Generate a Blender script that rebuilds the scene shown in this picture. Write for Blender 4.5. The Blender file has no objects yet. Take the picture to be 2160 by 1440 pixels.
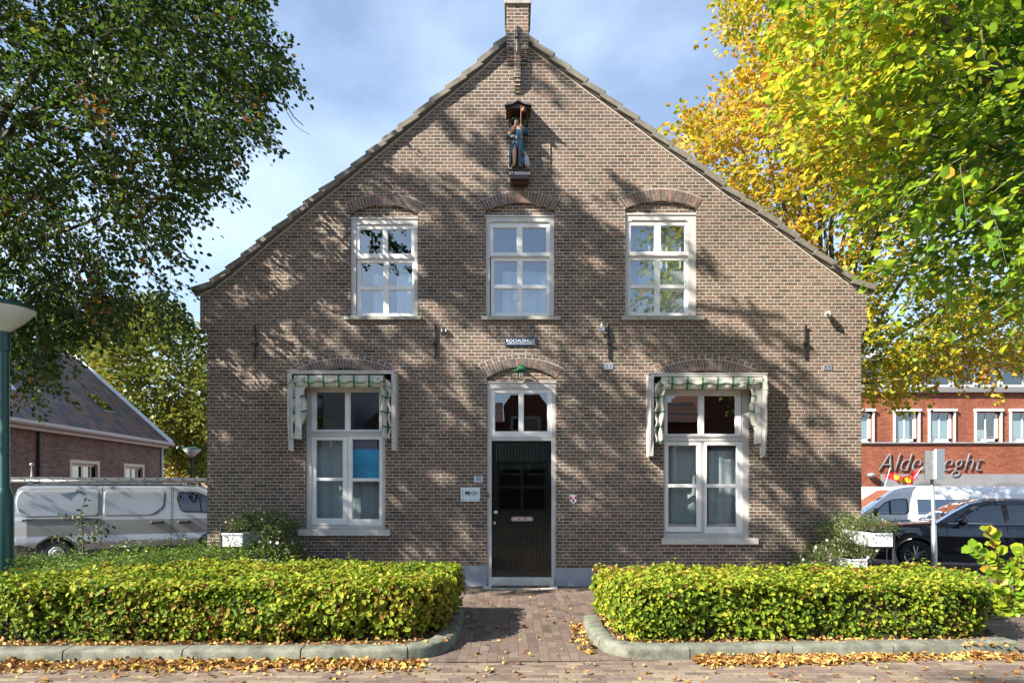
import bpy, bmesh, math, random
import numpy as np
from mathutils import Vector, Matrix
C = bpy.context.scene
COL = C.collection
R = math.radians
random.seed(7)
rng = np.random.default_rng(11)

# ---------------------------------------------------------------- camera
F = 1300.0                      # focal length in pixels of the 2160 px wide photograph
EYE = 1.61
cd = bpy.data.cameras.new("camera")
cd.sensor_width = 36.0
cd.lens = 36.0 * F / 2160.0
cd.shift_y = 307.0 / 2160.0
cd.clip_start = 0.05
cd.clip_end = 2000
cam = bpy.data.objects.new("camera", cd)
COL.objects.link(cam)
cam.location = (0, -10, EYE)
cam.rotation_euler = (R(90), 0, 0)
C.camera = cam

# ---------------------------------------------------------------- world, sun, exposure
SUNV = Vector((-1.25, -0.70, 1.0)).normalized()       # towards the sun
w = bpy.data.worlds.new("World")
C.world = w
w.use_nodes = True
nt = w.node_tree
nt.nodes.clear()
wo = nt.nodes.new('ShaderNodeOutputWorld')
bg = nt.nodes.new('ShaderNodeBackground')
sky = nt.nodes.new('ShaderNodeTexSky')
sky.sky_type = 'NISHITA'
sky.sun_disc = False
sky.sun_elevation = math.asin(SUNV.z)
sky.sun_rotation = math.atan2(SUNV.x, SUNV.y) % (2 * math.pi)
sky.air_density = 1.0
sky.dust_density = 0.35
sky.ozone_density = 1.2
bg.inputs[1].default_value = 0.080
tc = nt.nodes.new('ShaderNodeTexCoord')
mp = nt.nodes.new('ShaderNodeMapping')
mp.inputs['Scale'].default_value = (1.0, 1.0, 1.7)
mp.inputs['Location'].default_value = (0.35, 0.2, 0.1)
no = nt.nodes.new('ShaderNodeTexNoise')
no.inputs['Scale'].default_value = 2.1
no.inputs['Detail'].default_value = 7
no.inputs['Roughness'].default_value = 0.52
no.inputs['Distortion'].default_value = 0.1
cr = nt.nodes.new('ShaderNodeValToRGB')
cr.color_ramp.elements[0].position = 0.46
cr.color_ramp.elements[0].color = (0.13, 0.13, 0.13, 1)
cr.color_ramp.elements[1].position = 0.72
cr.color_ramp.elements[1].color = (0.58, 0.58, 0.58, 1)
sx = nt.nodes.new('ShaderNodeSeparateXYZ')
hz = nt.nodes.new('ShaderNodeMapRange')
hz.inputs['From Min'].default_value = 0.5
hz.inputs['From Max'].default_value = 0.05
hz.inputs['To Min'].default_value = 0.0
hz.inputs['To Max'].default_value = 0.14
ad = nt.nodes.new('ShaderNodeMath'); ad.operation = 'ADD'; ad.use_clamp = True
mx = nt.nodes.new('ShaderNodeMix'); mx.data_type = 'RGBA'
mx.inputs['B'].default_value = (5.3, 6.4, 8.1, 1)
L = nt.links.new
L(tc.outputs['Generated'], mp.inputs['Vector'])
L(mp.outputs[0], no.inputs['Vector'])
L(no.outputs['Fac'], cr.inputs['Fac'])
L(tc.outputs['Generated'], sx.inputs[0])
L(sx.outputs['Z'], hz.inputs['Value'])
L(cr.outputs[0], ad.inputs[0])
L(hz.outputs[0], ad.inputs[1])
L(ad.outputs[0], mx.inputs['Factor'])
L(sky.outputs[0], mx.inputs['A'])
L(mx.outputs['Result'], bg.inputs[0])
L(bg.outputs[0], wo.inputs[0])

sd = bpy.data.lights.new("sun", 'SUN')
sd.energy = 5.0
sd.angle = R(0.45)
sd.color = (1.0, 0.93, 0.82)
so = bpy.data.objects.new("sun", sd)
COL.objects.link(so)
so.rotation_euler = SUNV.to_track_quat('Z', 'Y').to_euler()
C.view_settings.view_transform = 'Standard'
C.view_settings.look = 'None'
C.view_settings.exposure = 1.6
C.view_settings.gamma = 1.0
C.render.engine = 'CYCLES'
C.cycles.max_bounces = 8
C.cycles.transparent_max_bounces = 12
C.cycles.transmission_bounces = 6

# ---------------------------------------------------------------- materials
def hexc(r, g, b):
    f = lambda c: (c / 255 / 12.92) if c / 255 <= 0.04045 else ((c / 255 + 0.055) / 1.055) ** 2.4
    return (f(r), f(g), f(b), 1)

def ramp(nt, cols, interp='LINEAR'):
    n = nt.nodes.new('ShaderNodeValToRGB')
    e = n.color_ramp.elements
    n.color_ramp.interpolation = interp
    while len(e) < len(cols):
        e.new(0.5)
    for i, (p, c) in enumerate(cols):
        e[i].position = p
        e[i].color = (c[0], c[1], c[2], 1)
    return n

def mat(name, col=(.5, .5, .5), rough=0.6, metal=0.0, spec=0.5, noise=0.0, nscale=6.0, bump=0.0, bscale=40.0, coat=0.0, stretch=(1, 1, 1)):
    m = bpy.data.materials.new(name)
    m.use_nodes = True
    nt = m.node_tree
    p = nt.nodes['Principled BSDF']
    p.inputs['Roughness'].default_value = rough
    p.inputs['Metallic'].default_value = metal
    p.inputs['Specular IOR Level'].default_value = spec
    p.inputs['Coat Weight'].default_value = coat
    p.inputs['Base Color'].default_value = (*col[:3], 1)
    t = nt.nodes.new('ShaderNodeTexCoord')
    mpn = nt.nodes.new('ShaderNodeMapping')
    mpn.inputs['Scale'].default_value = stretch
    nt.links.new(t.outputs['Object'], mpn.inputs[0])
    if noise > 0:
        n = nt.nodes.new('ShaderNodeTexNoise')
        n.inputs['Scale'].default_value = nscale
        n.inputs['Detail'].default_value = 6
        n.inputs['Roughness'].default_value = 0.62
        r = ramp(nt, [(0.28, [c * (1 - noise) for c in col[:3]]), (0.72, [min(1, c * (1 + noise)) for c in col[:3]])])
        nt.links.new(mpn.outputs[0], n.inputs['Vector'])
        nt.links.new(n.outputs['Fac'], r.inputs[0])
        nt.links.new(r.outputs[0], p.inputs['Base Color'])
    if bump > 0:
        n2 = nt.nodes.new('ShaderNodeTexNoise')
        n2.inputs['Scale'].default_value = bscale
        n2.inputs['Detail'].default_value = 5
        b = nt.nodes.new('ShaderNodeBump')
        b.inputs['Strength'].default_value = bump
        b.inputs['Distance'].default_value = 0.01
        nt.links.new(mpn.outputs[0], n2.inputs['Vector'])
        nt.links.new(n2.outputs['Fac'], b.inputs['Height'])
        nt.links.new(b.outputs[0], p.inputs['Normal'])
    return m

class NB:
    """small node builder for maths chains"""
    def __init__(s, nt): s.nt = nt
    def m(s, op, a, b=None, c=None, clamp=False):
        n = s.nt.nodes.new('ShaderNodeMath'); n.operation = op; n.use_clamp = clamp
        for i, v in enumerate((a, b, c)):
            if v is None: continue
            if isinstance(v, (int, float)): n.inputs[i].default_value = v
            else: s.nt.links.new(v, n.inputs[i])
        return n.outputs[0]
    def mixc(s, f, a, b, mode='MIX'):
        n = s.nt.nodes.new('ShaderNodeMix'); n.data_type = 'RGBA'; n.blend_type = mode
        for k, v in (('Factor', f), ('A', a), ('B', b)):
            if isinstance(v, (int, float)): n.inputs[k].default_value = v
            elif isinstance(v, tuple): n.inputs[k].default_value = (*v[:3], 1)
            else: s.nt.links.new(v, n.inputs[k])
        return n.outputs['Result']
    def mixf(s, f, a, b):
        n = s.nt.nodes.new('ShaderNodeMix'); n.data_type = 'FLOAT'
        for i, v in ((0, f), (2, a), (3, b)):
            if isinstance(v, (int, float)): n.inputs[i].default_value = v
            else: s.nt.links.new(v, n.inputs[i])
        return n.outputs[0]

def brick_mat(name, cols, mortar, ch=0.0545, bl=0.2208, mj=0.0095, bond='cross', axes='xz', rough=0.82, u0=0.0, v0=0.0, blotch=0.25, mortar_h=1.0, bumpd=0.006, moss=None, jitter=0.0, spec=0.3, stain=None):
    """cross bond (header and stretcher rows) or running bond, in metres"""
    m = bpy.data.materials.new(name); m.use_nodes = True
    nt = m.node_tree; nb = NB(nt); p = nt.nodes['Principled BSDF']
    g = nt.nodes.new('ShaderNodeNewGeometry')
    sp = nt.nodes.new('ShaderNodeSeparateXYZ'); nt.links.new(g.outputs['Position'], sp.inputs[0])
    X, Y, Z = sp.outputs
    if axes == 'xz': u, v = nb.m('ADD', X, Y), Z
    elif axes == 'yx': u, v = Y, X
    else: u, v = X, Y
    if jitter > 0:
        nj = nt.nodes.new('ShaderNodeTexNoise'); nj.inputs['Scale'].default_value = 1.3; nj.inputs['Detail'].default_value = 2
        nt.links.new(g.outputs['Position'], nj.inputs['Vector'])
        v = nb.m('ADD', v, nb.m('MULTIPLY', nb.m('SUBTRACT', nj.outputs['Fac'], 0.5), jitter))
        nj2 = nt.nodes.new('ShaderNodeTexNoise'); nj2.inputs['Scale'].default_value = 9; nj2.inputs['Detail'].default_value = 1
        nt.links.new(g.outputs['Position'], nj2.inputs['Vector'])
        v = nb.m('ADD', v, nb.m('MULTIPLY', nb.m('SUBTRACT', nj2.outputs['Fac'], 0.5), jitter * 0.14))
    v = nb.m('ADD', v, v0 + 40 * ch); u = nb.m('ADD', u, u0)
    vr = nb.m('DIVIDE', v, ch); row = nb.m('FLOOR', vr); fv = nb.m('FRACT', vr)
    par = nb.m('MODULO', row, 2.0)
    if bond == 'cross':
        r4 = nb.m('GREATER_THAN', nb.m('MODULO', row, 4.0), 1.5)
        wid = nb.mixf(par, bl / 2, bl)
        sh = nb.mixf(par, bl / 4, nb.m('MULTIPLY', r4, bl / 2))
    else:
        wid = nb.mixf(par, bl, bl)
        rn = nt.nodes.new('ShaderNodeTexWhiteNoise'); rn.noise_dimensions = '1D'; nt.links.new(row, rn.inputs['W'])
        sh = nb.m('ADD', nb.m('MULTIPLY', par, bl / 2), nb.m('MULTIPLY', rn.outputs['Value'], bl * 0.25))
    ur = nb.m('DIVIDE', nb.m('ADD', nb.m('ADD', u, sh), bl * 200), wid)
    cell = nb.m('FLOOR', ur); fu = nb.m('FRACT', ur)
    # distance to the joint in metres, wobbled by noise
    du = nb.m('MULTIPLY', nb.m('MINIMUM', fu, nb.m('SUBTRACT', 1.0, fu)), wid)
    dv = nb.m('MULTIPLY', nb.m('MINIMUM', fv, nb.m('SUBTRACT', 1.0, fv)), ch)
    n = nt.nodes.new('ShaderNodeTexNoise'); n.inputs['Scale'].default_value = 55; n.inputs['Detail'].default_value = 3
    nt.links.new(g.outputs['Position'], n.inputs['Vector'])
    d = nb.m('ADD', nb.m('MINIMUM', du, dv), nb.m('MULTIPLY', nb.m('SUBTRACT', n.outputs['Fac'], 0.5), 0.005))
    face = nb.m('MULTIPLY', nb.m('SUBTRACT', d, mj / 2 - 0.0012), 1 / 0.0024, clamp=True)   # 0 in the joint, 1 on the brick
    cv = nt.nodes.new('ShaderNodeCombineXYZ'); nt.links.new(cell, cv.inputs[0]); nt.links.new(row, cv.inputs[1])
    wn = nt.nodes.new('ShaderNodeTexWhiteNoise'); wn.noise_dimensions = '2D'; nt.links.new(cv.outputs[0], wn.inputs['Vector'])
    rp = ramp(nt, cols); nt.links.new(wn.outputs['Value'], rp.inputs[0])
    n2 = nt.nodes.new('ShaderNodeTexNoise'); n2.inputs['Scale'].default_value = 16; n2.inputs['Detail'].default_value = 8; n2.inputs['Roughness'].default_value = 0.7
    nt.links.new(g.outputs['Position'], n2.inputs['Vector'])
    n3 = nt.nodes.new('ShaderNodeTexNoise'); n3.inputs['Scale'].default_value = 0.55; n3.inputs['Detail'].default_value = 4
    nt.links.new(g.outputs['Position'], n3.inputs['Vector'])
    var = nb.m('ADD', nb.m('MULTIPLY', nb.m('SUBTRACT', n2.outputs['Fac'], 0.5), 0.9), 1.0)
    var = nb.m('MULTIPLY', var, nb.m('ADD', nb.m('MULTIPLY', nb.m('SUBTRACT', n3.outputs['Fac'], 0.5), blotch * 2), 1.0))
    ms = nt.nodes.new('ShaderNodeMapping'); ms.inputs['Scale'].default_value = (1.7, 1.7, .32); nt.links.new(g.outputs['Position'], ms.inputs[0])
    n6 = nt.nodes.new('ShaderNodeTexNoise'); n6.inputs['Scale'].default_value = 1.0; n6.inputs['Detail'].default_value = 8; n6.inputs['Roughness'].default_value = .65; nt.links.new(ms.outputs[0], n6.inputs['Vector'])
    var = nb.m('MULTIPLY', var, nb.m('ADD', .58, nb.m('MULTIPLY', n6.outputs['Fac'], .84)))
    sc = nt.nodes.new('ShaderNodeVectorMath'); sc.operation = 'SCALE'
    nt.links.new(rp.outputs[0], sc.inputs[0]); nt.links.new(var, sc.inputs['Scale'])
    mo = nt.nodes.new('ShaderNodeVectorMath'); mo.operation = 'SCALE'; mo.inputs[0].default_value = mortar[:3]
    nt.links.new(nb.m('ADD', 0.25, nb.m('ADD', nb.m('MULTIPLY', n2.outputs['Fac'], 0.6), nb.m('MULTIPLY', n3.outputs['Fac'], 0.85))), mo.inputs['Scale'])
    mcol = mo.outputs[0]
    if moss:
        n4 = nt.nodes.new('ShaderNodeTexNoise'); n4.inputs['Scale'].default_value = 3.2; n4.inputs['Detail'].default_value = 5
        nt.links.new(g.outputs['Position'], n4.inputs['Vector'])
        mf = nb.m('MULTIPLY', nb.m('SUBTRACT', n4.outputs['Fac'], 0.47), 9.0, clamp=True)
        mcol = nb.mixc(mf, mcol, moss)
    col = nb.mixc(face, mcol, sc.outputs[0])
    if stain:
        n5 = nt.nodes.new('ShaderNodeTexNoise'); n5.inputs['Scale'].default_value = 1.1; n5.inputs['Detail'].default_value = 7; n5.inputs['Roughness'].default_value = 0.7
        nt.links.new(g.outputs['Position'], n5.inputs['Vector'])
        sf = nb.m('MULTIPLY', nb.m('SUBTRACT', n5.outputs['Fac'], 0.54), 3.2, clamp=True)
        col = nb.mixc(nb.m('MULTIPLY', sf, 0.5), col, stain)
    nt.links.new(col, p.inputs['Base Color'])
    p.inputs['Roughness'].default_value = rough
    p.inputs['Specular IOR Level'].default_value = spec
    h = nb.m('ADD', nb.m('MULTIPLY', face, mortar_h), nb.m('MULTIPLY', n2.outputs['Fac'], 0.55))
    b = nt.nodes.new('ShaderNodeBump'); b.inputs['Strength'].default_value = 0.8; b.inputs['Distance'].default_value = bumpd
    nt.links.new(h, b.inputs['Height']); nt.links.new(b.outputs[0], p.inputs['Normal'])
    return m

def leaf_mat(name, cols, trans=0.38, rough=0.45, spec=0.35):
    m = bpy.data.materials.new(name); m.use_nodes = True
    nt = m.node_tree; p = nt.nodes['Principled BSDF']
    a = nt.nodes.new('ShaderNodeAttribute'); a.attribute_name = 'tone'
    r = ramp(nt, cols); nt.links.new(a.outputs['Fac'], r.inputs[0])
    nt.links.new(r.outputs[0], p.inputs['Base Color'])
    p.inputs['Roughness'].default_value = rough
    p.inputs['Specular IOR Level'].default_value = spec
    t = nt.nodes.new('ShaderNodeBsdfTranslucent'); nt.links.new(r.outputs[0], t.inputs[0])
    mxs = nt.nodes.new('ShaderNodeMixShader'); mxs.inputs[0].default_value = trans
    nt.links.new(p.outputs[0], mxs.inputs[1]); nt.links.new(t.outputs[0], mxs.inputs[2])
    nt.links.new(mxs.outputs[0], nt.nodes['Material Output'].inputs[0])
    return m

def glass_mat(name, refl=0.28, tint=(.8, .86, .86), wob=0.0, rough=0.0):
    m = bpy.data.materials.new(name); m.use_nodes = True
    nt = m.node_tree; nt.nodes.remove(nt.nodes['Principled BSDF'])
    tr = nt.nodes.new('ShaderNodeBsdfTransparent'); tr.inputs[0].default_value = (*tint, 1)
    gl = nt.nodes.new('ShaderNodeBsdfGlossy'); gl.inputs['Roughness'].default_value = rough
    gl.inputs[0].default_value = (0.92, 0.96, 1, 1)
    fr = nt.nodes.new('ShaderNodeFresnel'); fr.inputs[0].default_value = 1.5
    nb = NB(nt)
    f = nb.m('ADD', refl, nb.m('MULTIPLY', fr.outputs[0], 1.0 - refl), clamp=True)
    mxs = nt.nodes.new('ShaderNodeMixShader'); nt.links.new(f, mxs.inputs[0])
    nt.links.new(tr.outputs[0], mxs.inputs[1]); nt.links.new(gl.outputs[0], mxs.inputs[2])
    nt.links.new(mxs.outputs[0], nt.nodes['Material Output'].inputs[0])
    if wob > 0:
        g = nt.nodes.new('ShaderNodeNewGeometry')
        n = nt.nodes.new('ShaderNodeTexNoise'); n.inputs['Scale'].default_value = 1.6; n.inputs['Detail'].default_value = 1
        nt.links.new(g.outputs['Position'], n.inputs['Vector'])
        b = nt.nodes.new('ShaderNodeBump'); b.inputs['Strength'].default_value = wob; b.inputs['Distance'].default_value = 0.02
        nt.links.new(n.outputs['Fac'], b.inputs['Height']); nt.links.new(b.outputs[0], gl.inputs['Normal'])
    return m

M = {}
M['brick'] = brick_mat('facade_brick', [(0, (.068, .052, .042)), (.22, (.098, .071, .056)), (.45, (.130, .087, .067)), (.62, (.110, .086, .065)), (.8, (.150, .101, .077)), (.93, (.150, .085, .066)), (1, (.20, .135, .098))],
                       (.44, .39, .32), v0=-0.026, stain=(.19, .145, .11), blotch=.38)
M['voussoir'] = mat('arch_brick', (.14, .095, .075), .8, noise=.45, nscale=14, bump=.4, bscale=60)
M['voussoir2'] = mat('arch_brick_dark', (.095, .072, .06), .8, noise=.45, nscale=14, bump=.4, bscale=60)
M['voussoir3'] = mat('arch_brick_red', (.19, .11, .08), .8, noise=.45, nscale=14, bump=.4, bscale=60)
M['mortar'] = mat('lime_mortar', (.42, .385, .33), .9, noise=.2, nscale=20, bump=.3)
M['white'] = mat('white_window_paint', (.68, .675, .66), .38, noise=.10, nscale=5, bump=.05, bscale=30)
M['cream'] = mat('pale_frame_paint', (.47, .45, .43), .42, noise=.12, nscale=4, bump=.05, bscale=30)
M['sill'] = mat('bluestone_sill', (.30, .29, .25), .75, noise=.35, nscale=9, bump=.3)
M['sillw'] = mat('grey_painted_sill', (.50, .49, .45), .55, noise=.2, nscale=8, bump=.1)
M['glass'] = glass_mat('window_glass', .22, (.72, .8, .84), wob=.05)
M['glassd'] = glass_mat('lower_window_glass', .14, (.78, .84, .84), wob=.04)
M['glasscar'] = glass_mat('car_glass', .03, (.12, .15, .16))
M['black'] = mat('black_gloss_paint', (.006, .009, .008), .16, spec=.5, bump=.04, bscale=18, coat=.2)
M['blackm'] = mat('black_iron', (.015, .015, .017), .5, noise=.4, nscale=30, bump=.2)
M['darkroom'] = mat('dim_interior_plaster', (.22, .19, .16), .9, noise=.2)
M['floorin'] = mat('interior_wood_floor', (.12, .08, .05), .6, noise=.3)
M['plinth'] = mat('grey_plinth_paint', (.27, .295, .335), .55, noise=.12, nscale=3, bump=.15, bscale=25)
M['tile'] = mat('concrete_verge_tile', (.16, .145, .12), .85, noise=.3, nscale=7, bump=.35, bscale=50)
M['tiled'] = mat('dark_roof_tile', (.07, .065, .062), .7, noise=.3, nscale=5, bump=.3)
M['wood'] = mat('dark_soffit_board', (.10, .085, .07), .7, noise=.3, nscale=6)
M['steel'] = mat('brushed_steel', (.55, .55, .56), .3, metal=1.0, bump=.05)
M['galv'] = mat('galvanised_steel', (.42, .44, .46), .48, metal=.75, noise=.25, nscale=14, bump=.1)
M['alu'] = mat('aluminium_section', (.6, .62, .65), .35, metal=.8, noise=.1, nscale=8)
M['rubber'] = mat('tyre_rubber', (.02, .02, .021), .75, noise=.2, nscale=20, bump=.2, bscale=60)
M['plastic'] = mat('black_plastic', (.03, .031, .033), .55, noise=.15)
M['silver'] = mat('silver_car_paint', (.33, .36, .40), .30, metal=.5, coat=.7, noise=.03, nscale=2)
M['darkcar'] = mat('dark_blue_black_car_paint', (.008, .012, .024), .18, metal=.3, coat=1.0)
M['whitecar'] = mat('white_car_paint', (.74, .76, .78), .3, coat=.6, noise=.03)
M['bark'] = mat('grey_bark', (.07, .06, .048), .9, noise=.45, nscale=7, bump=.7, bscale=22, stretch=(1, 1, .4))
M['barkm'] = mat('mossy_bark', (.11, .105, .06), .9, noise=.45, nscale=7, bump=.7, bscale=22, stretch=(1, 1, .4))
M['twig'] = mat('brown_twig', (.10, .065, .042), .85, noise=.3, nscale=20)
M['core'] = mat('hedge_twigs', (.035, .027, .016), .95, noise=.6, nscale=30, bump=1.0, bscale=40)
M['green'] = mat('green_lamp_paint', (.008, .062, .052), .35, noise=.12, nscale=9, bump=.05)
M['greend'] = mat('enamel_green', (.015, .10, .045), .3)
M['whiteplastic'] = mat('opal_plastic', (.62, .62, .58), .35, noise=.05)
M['soil'] = mat('leafy_soil', (.055, .038, .025), .95, noise=.6, nscale=16, bump=1.0, bscale=50)
M['kerbm'] = mat('mossy_concrete_kerb', (.135, .142, .108), .9, noise=.6, nscale=7, bump=.5, bscale=60)
M['path'] = brick_mat('path_pavers', [(0, (.09, .066, .056)), (.3, (.125, .088, .074)), (.6, (.150, .104, .087)), (.85, (.165, .125, .10)), (1, (.135, .088, .080))],
                      (.085, .075, .055), ch=.0955, bl=.2, mj=.006, bond='run', axes='yx', moss=(.10, .135, .03), blotch=.22, bumpd=.006, jitter=.07, rough=.8, v0=.03)
M['road'] = brick_mat('road_clinkers', [(0, (.12, .085, .07)), (.3, (.17, .12, .10)), (.6, (.20, .15, .12)), (.85, (.24, .195, .14)), (1, (.165, .11, .10))],
                      (.12, .105, .07), ch=.075, bl=.2, mj=.006, bond='run', axes='xy', moss=(.13, .14, .045), blotch=.25, jitter=.06, rough=.8, stain=(.26, .22, .15))
M['yard'] = brick_mat('yard_pavers', [(0, (.10, .075, .065)), (.5, (.145, .105, .09)), (1, (.18, .14, .12))],
                      (.06, .055, .04), ch=.1, bl=.2, mj=.006, bond='run', axes='xy', blotch=.35, stain=(.10, .07, .035))
M['curtain'] = mat('net_curtain', (.46, .50, .53), .9, noise=.05, nscale=3)
M['darkcurt'] = mat('grey_screen_blind', (.42, .46, .48), .9, noise=.08, nscale=3)
M['red'] = mat('red_enamel', (.42, .012, .015), .35)
M['navy'] = mat('navy_enamel', (.006, .016, .06), .35, noise=.3, nscale=12)
M['signw'] = mat('white_enamel', (.62, .68, .72), .35)
M['signb'] = mat('blue_lettering', (.01, .03, .12), .4)
M['ink'] = mat('black_lettering', (.01, .01, .014), .5)
M['inkg'] = mat('green_lettering', (.05, .25, .10), .5)
M['inkgrey'] = mat('grey_lettering', (.25, .29, .33), .5)
M['letterw'] = mat('white_lettering', (.75, .78, .8), .5)
M['skin'] = mat('painted_skin', (.50, .33, .22), .5, noise=.12, nscale=20)
M['robe'] = mat('painted_blue_robe', (.012, .075, .14), .35, noise=.5, nscale=14, bump=.3, bscale=25)
M['cape'] = mat('painted_brown_cape', (.16, .065, .035), .55, noise=.3, nscale=14)
M['brownp'] = mat('dark_brown_paint', (.055, .025, .016), .4, noise=.2)
M['hatm'] = mat('dark_hat_paint', (.02, .024, .03), .4)
M['slate'] = mat('slate_roofing', (.07, .09, .11), .5, noise=.3, nscale=20, bump=.3)
M['dogm'] = mat('white_grey_dog_paint', (.42, .42, .44), .6, noise=.2, nscale=20)
M['shoe'] = mat('ochre_boot_paint', (.22, .10, .025), .5)
M['gold'] = mat('brass', (.6, .42, .16), .35, metal=1)
M['poster'] = mat('blue_poster', (.05, .42, .72), .5, noise=.35, nscale=2.2)
M['poster2'] = mat('pale_purple_poster', (.22, .17, .26), .5, noise=.3, nscale=3)
M['jar'] = glass_mat('lamp_jar_glass', .12, (.9, .9, .86))
M['bulb'] = mat('opal_bulb', (.8, .75, .62), .4)
M['blackbox'] = mat('planter_white', (.62, .64, .67), .4, noise=.06, nscale=5)
M['flower'] = mat('white_petals', (.78, .76, .80), .6)
M['pinkfl'] = mat('faded_pink_petals', (.50, .36, .34), .7)
M['cord'] = mat('black_hose', (.02, .02, .02), .4)
M['orange'] = mat('orange_sticker', (.62, .14, .02), .5)

# ---------------------------------------------------------------- geometry helpers
def px(x, d=10.0): return (x - 1080.0) * d / F
def pz(y, d=10.0): return EYE - (y - 1027.0) * d / F
def pt(x, y, d=10.0): return Vector((px(x, d), d - 10.0, pz(y, d)))

class MB:
    def __init__(s): s.v = []; s.f = []; s.m = []
    def add(s, vs, fs, mi=0):
        o = len(s.v); s.v.extend([tuple(v) for v in vs])
        for f in fs: s.f.append(tuple(i + o for i in f)); s.m.append(mi)
        return s
    def box(s, x0, x1, y0, y1, z0, z1, mi=0):
        x0, x1 = min(x0, x1), max(x0, x1); y0, y1 = min(y0, y1), max(y0, y1); z0, z1 = min(z0, z1), max(z0, z1)
        return s.add([(x0, y0, z0), (x1, y0, z0), (x1, y1, z0), (x0, y1, z0), (x0, y0, z1), (x1, y0, z1), (x1, y1, z1), (x0, y1, z1)],
                     [(0, 3, 2, 1), (4, 5, 6, 7), (0, 1, 5, 4), (1, 2, 6, 5), (2, 3, 7, 6), (3, 0, 4, 7)], mi)
    def prism(s, poly, y0, y1, mi=0):
        """poly in (x,z), extruded along y"""
        n = len(poly)
        a = sum(poly[i][0] * poly[(i + 1) % n][1] - poly[(i + 1) % n][0] * poly[i][1] for i in range(n))
        if a < 0: poly = poly[::-1]
        vs = [(x, y0, z) for x, z in poly] + [(x, y1, z) for x, z in poly]
        fs = [tuple(range(n)), tuple(range(2 * n - 1, n - 1, -1))] + [(i, i + n, (i + 1) % n + n, (i + 1) % n) for i in range(n)]
        return s.add(vs, fs, mi)
    def prismz(s, poly, z0, z1, mi=0):
        n = len(poly)
        a = sum(poly[i][0] * poly[(i + 1) % n][1] - poly[(i + 1) % n][0] * poly[i][1] for i in range(n))
        if a < 0: poly = poly[::-1]
        vs = [(x, y, z0) for x, y in poly] + [(x, y, z1) for x, y in poly]
        fs = [tuple(range(n - 1, -1, -1)), tuple(range(n, 2 * n))] + [(i, (i + 1) % n, (i + 1) % n + n, i + n) for i in range(n)]
        return s.add(vs, fs, mi)
    def tube(s, pts, rad, n=8, mi=0, cap=True):
        pts = [Vector(p) for p in pts]
        if isinstance(rad, (int, float)): rad = [rad] * len(pts)
        vs = []; up = Vector((0.13, 0.27, 0.95))
        for i, p in enumerate(pts):
            t = (pts[min(i + 1, len(pts) - 1)] - pts[max(i - 1, 0)]).normalized()
            a = t.cross(up)
            if a.length < 0.15: a = t.cross(Vector((1, 0, 0)))
            a.normalize(); b = t.cross(a)
            for k in range(n):
                an = 2 * math.pi * k / n
                vs.append(p + (a * math.cos(an) + b * math.sin(an)) * rad[i])
        fs = []
        for i in range(len(pts) - 1):
            for k in range(n):
                fs.append((i * n + k, i * n + (k + 1) % n, (i + 1) * n + (k + 1) % n, (i + 1) * n + k))
        if cap:
            fs.append(tuple(range(n - 1, -1, -1))); fs.append(tuple(range((len(pts) - 1) * n, len(pts) * n)))
        return s.add(vs, fs, mi)
    def lathe(s, prof, c, n=24, axis='z', mi=0, cap=True):
        """prof: (radius, height) list"""
        vs = []
        for r, h in prof:
            for k in range(n):
                a = 2 * math.pi * k / n
                x, y = r * math.cos(a), r * math.sin(a)
                vs.append((c[0] + x, c[1] + y, c[2] + h) if axis == 'z' else ((c[0] + x, c[1] - h, c[2] + y) if axis == 'y' else (c[0] + h, c[1] + x, c[2] + y)))
        fs = []
        for i in range(len(prof) - 1):
            for k in range(n):
                fs.append((i * n + k, i * n + (k + 1) % n, (i + 1) * n + (k + 1) % n, (i + 1) * n + k))
        if cap: fs.append(tuple(range(n - 1, -1, -1))); fs.append(tuple(range((len(prof) - 1) * n, len(prof) * n)))
        return s.add(vs, fs, mi)
    def build(s, name, mats, parent=None, smooth=False, bevel=0, local=False, recalc=False, autos=None):
        me = bpy.data.meshes.new(name)
        me.from_pydata(s.v, [], s.f)
        if not isinstance(mats, (list, tuple)): mats = [mats]
        for m in mats: me.materials.append(m)
        me.polygons.foreach_set('material_index', s.m)
        if recalc:
            bm = bmesh.new(); bm.from_mesh(me); bmesh.ops.remove_doubles(bm, verts=bm.verts, dist=1e-5)
            bmesh.ops.recalc_face_normals(bm, faces=bm.faces); bm.to_mesh(me); bm.free()
        if smooth: me.polygons.foreach_set('use_smooth', [True] * len(me.polygons))
        me.update()
        o = bpy.data.objects.new(name, me); COL.objects.link(o)
        if autos:
            e = o.modifiers.new('split', 'EDGE_SPLIT'); e.split_angle = R(autos)
        if bevel:
            b = o.modifiers.new('bevel', 'BEVEL'); b.width = bevel; b.segments = 2; b.limit_method = 'ANGLE'; b.angle_limit = R(40)
        put(o, parent, local)
        return o

def put(o, parent, local=False):
    if parent is not None:
        o.parent = parent
        if not local and parent.type == 'EMPTY':
            o.matrix_parent_inverse = Matrix.Translation(-parent.location)

def tag(o, label=None, cat=None, group=None, kind=None):
    if label: o['label'] = label
    if cat: o['category'] = cat
    if group: o['group'] = group
    if kind: o['kind'] = kind
    return o

def thing(name, label, cat, loc=(0, 0, 0), group=None):
    e = bpy.data.objects.new(name, None); COL.objects.link(e); e.location = loc; e.empty_display_size = .2
    return tag(e, label, cat, group)

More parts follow.
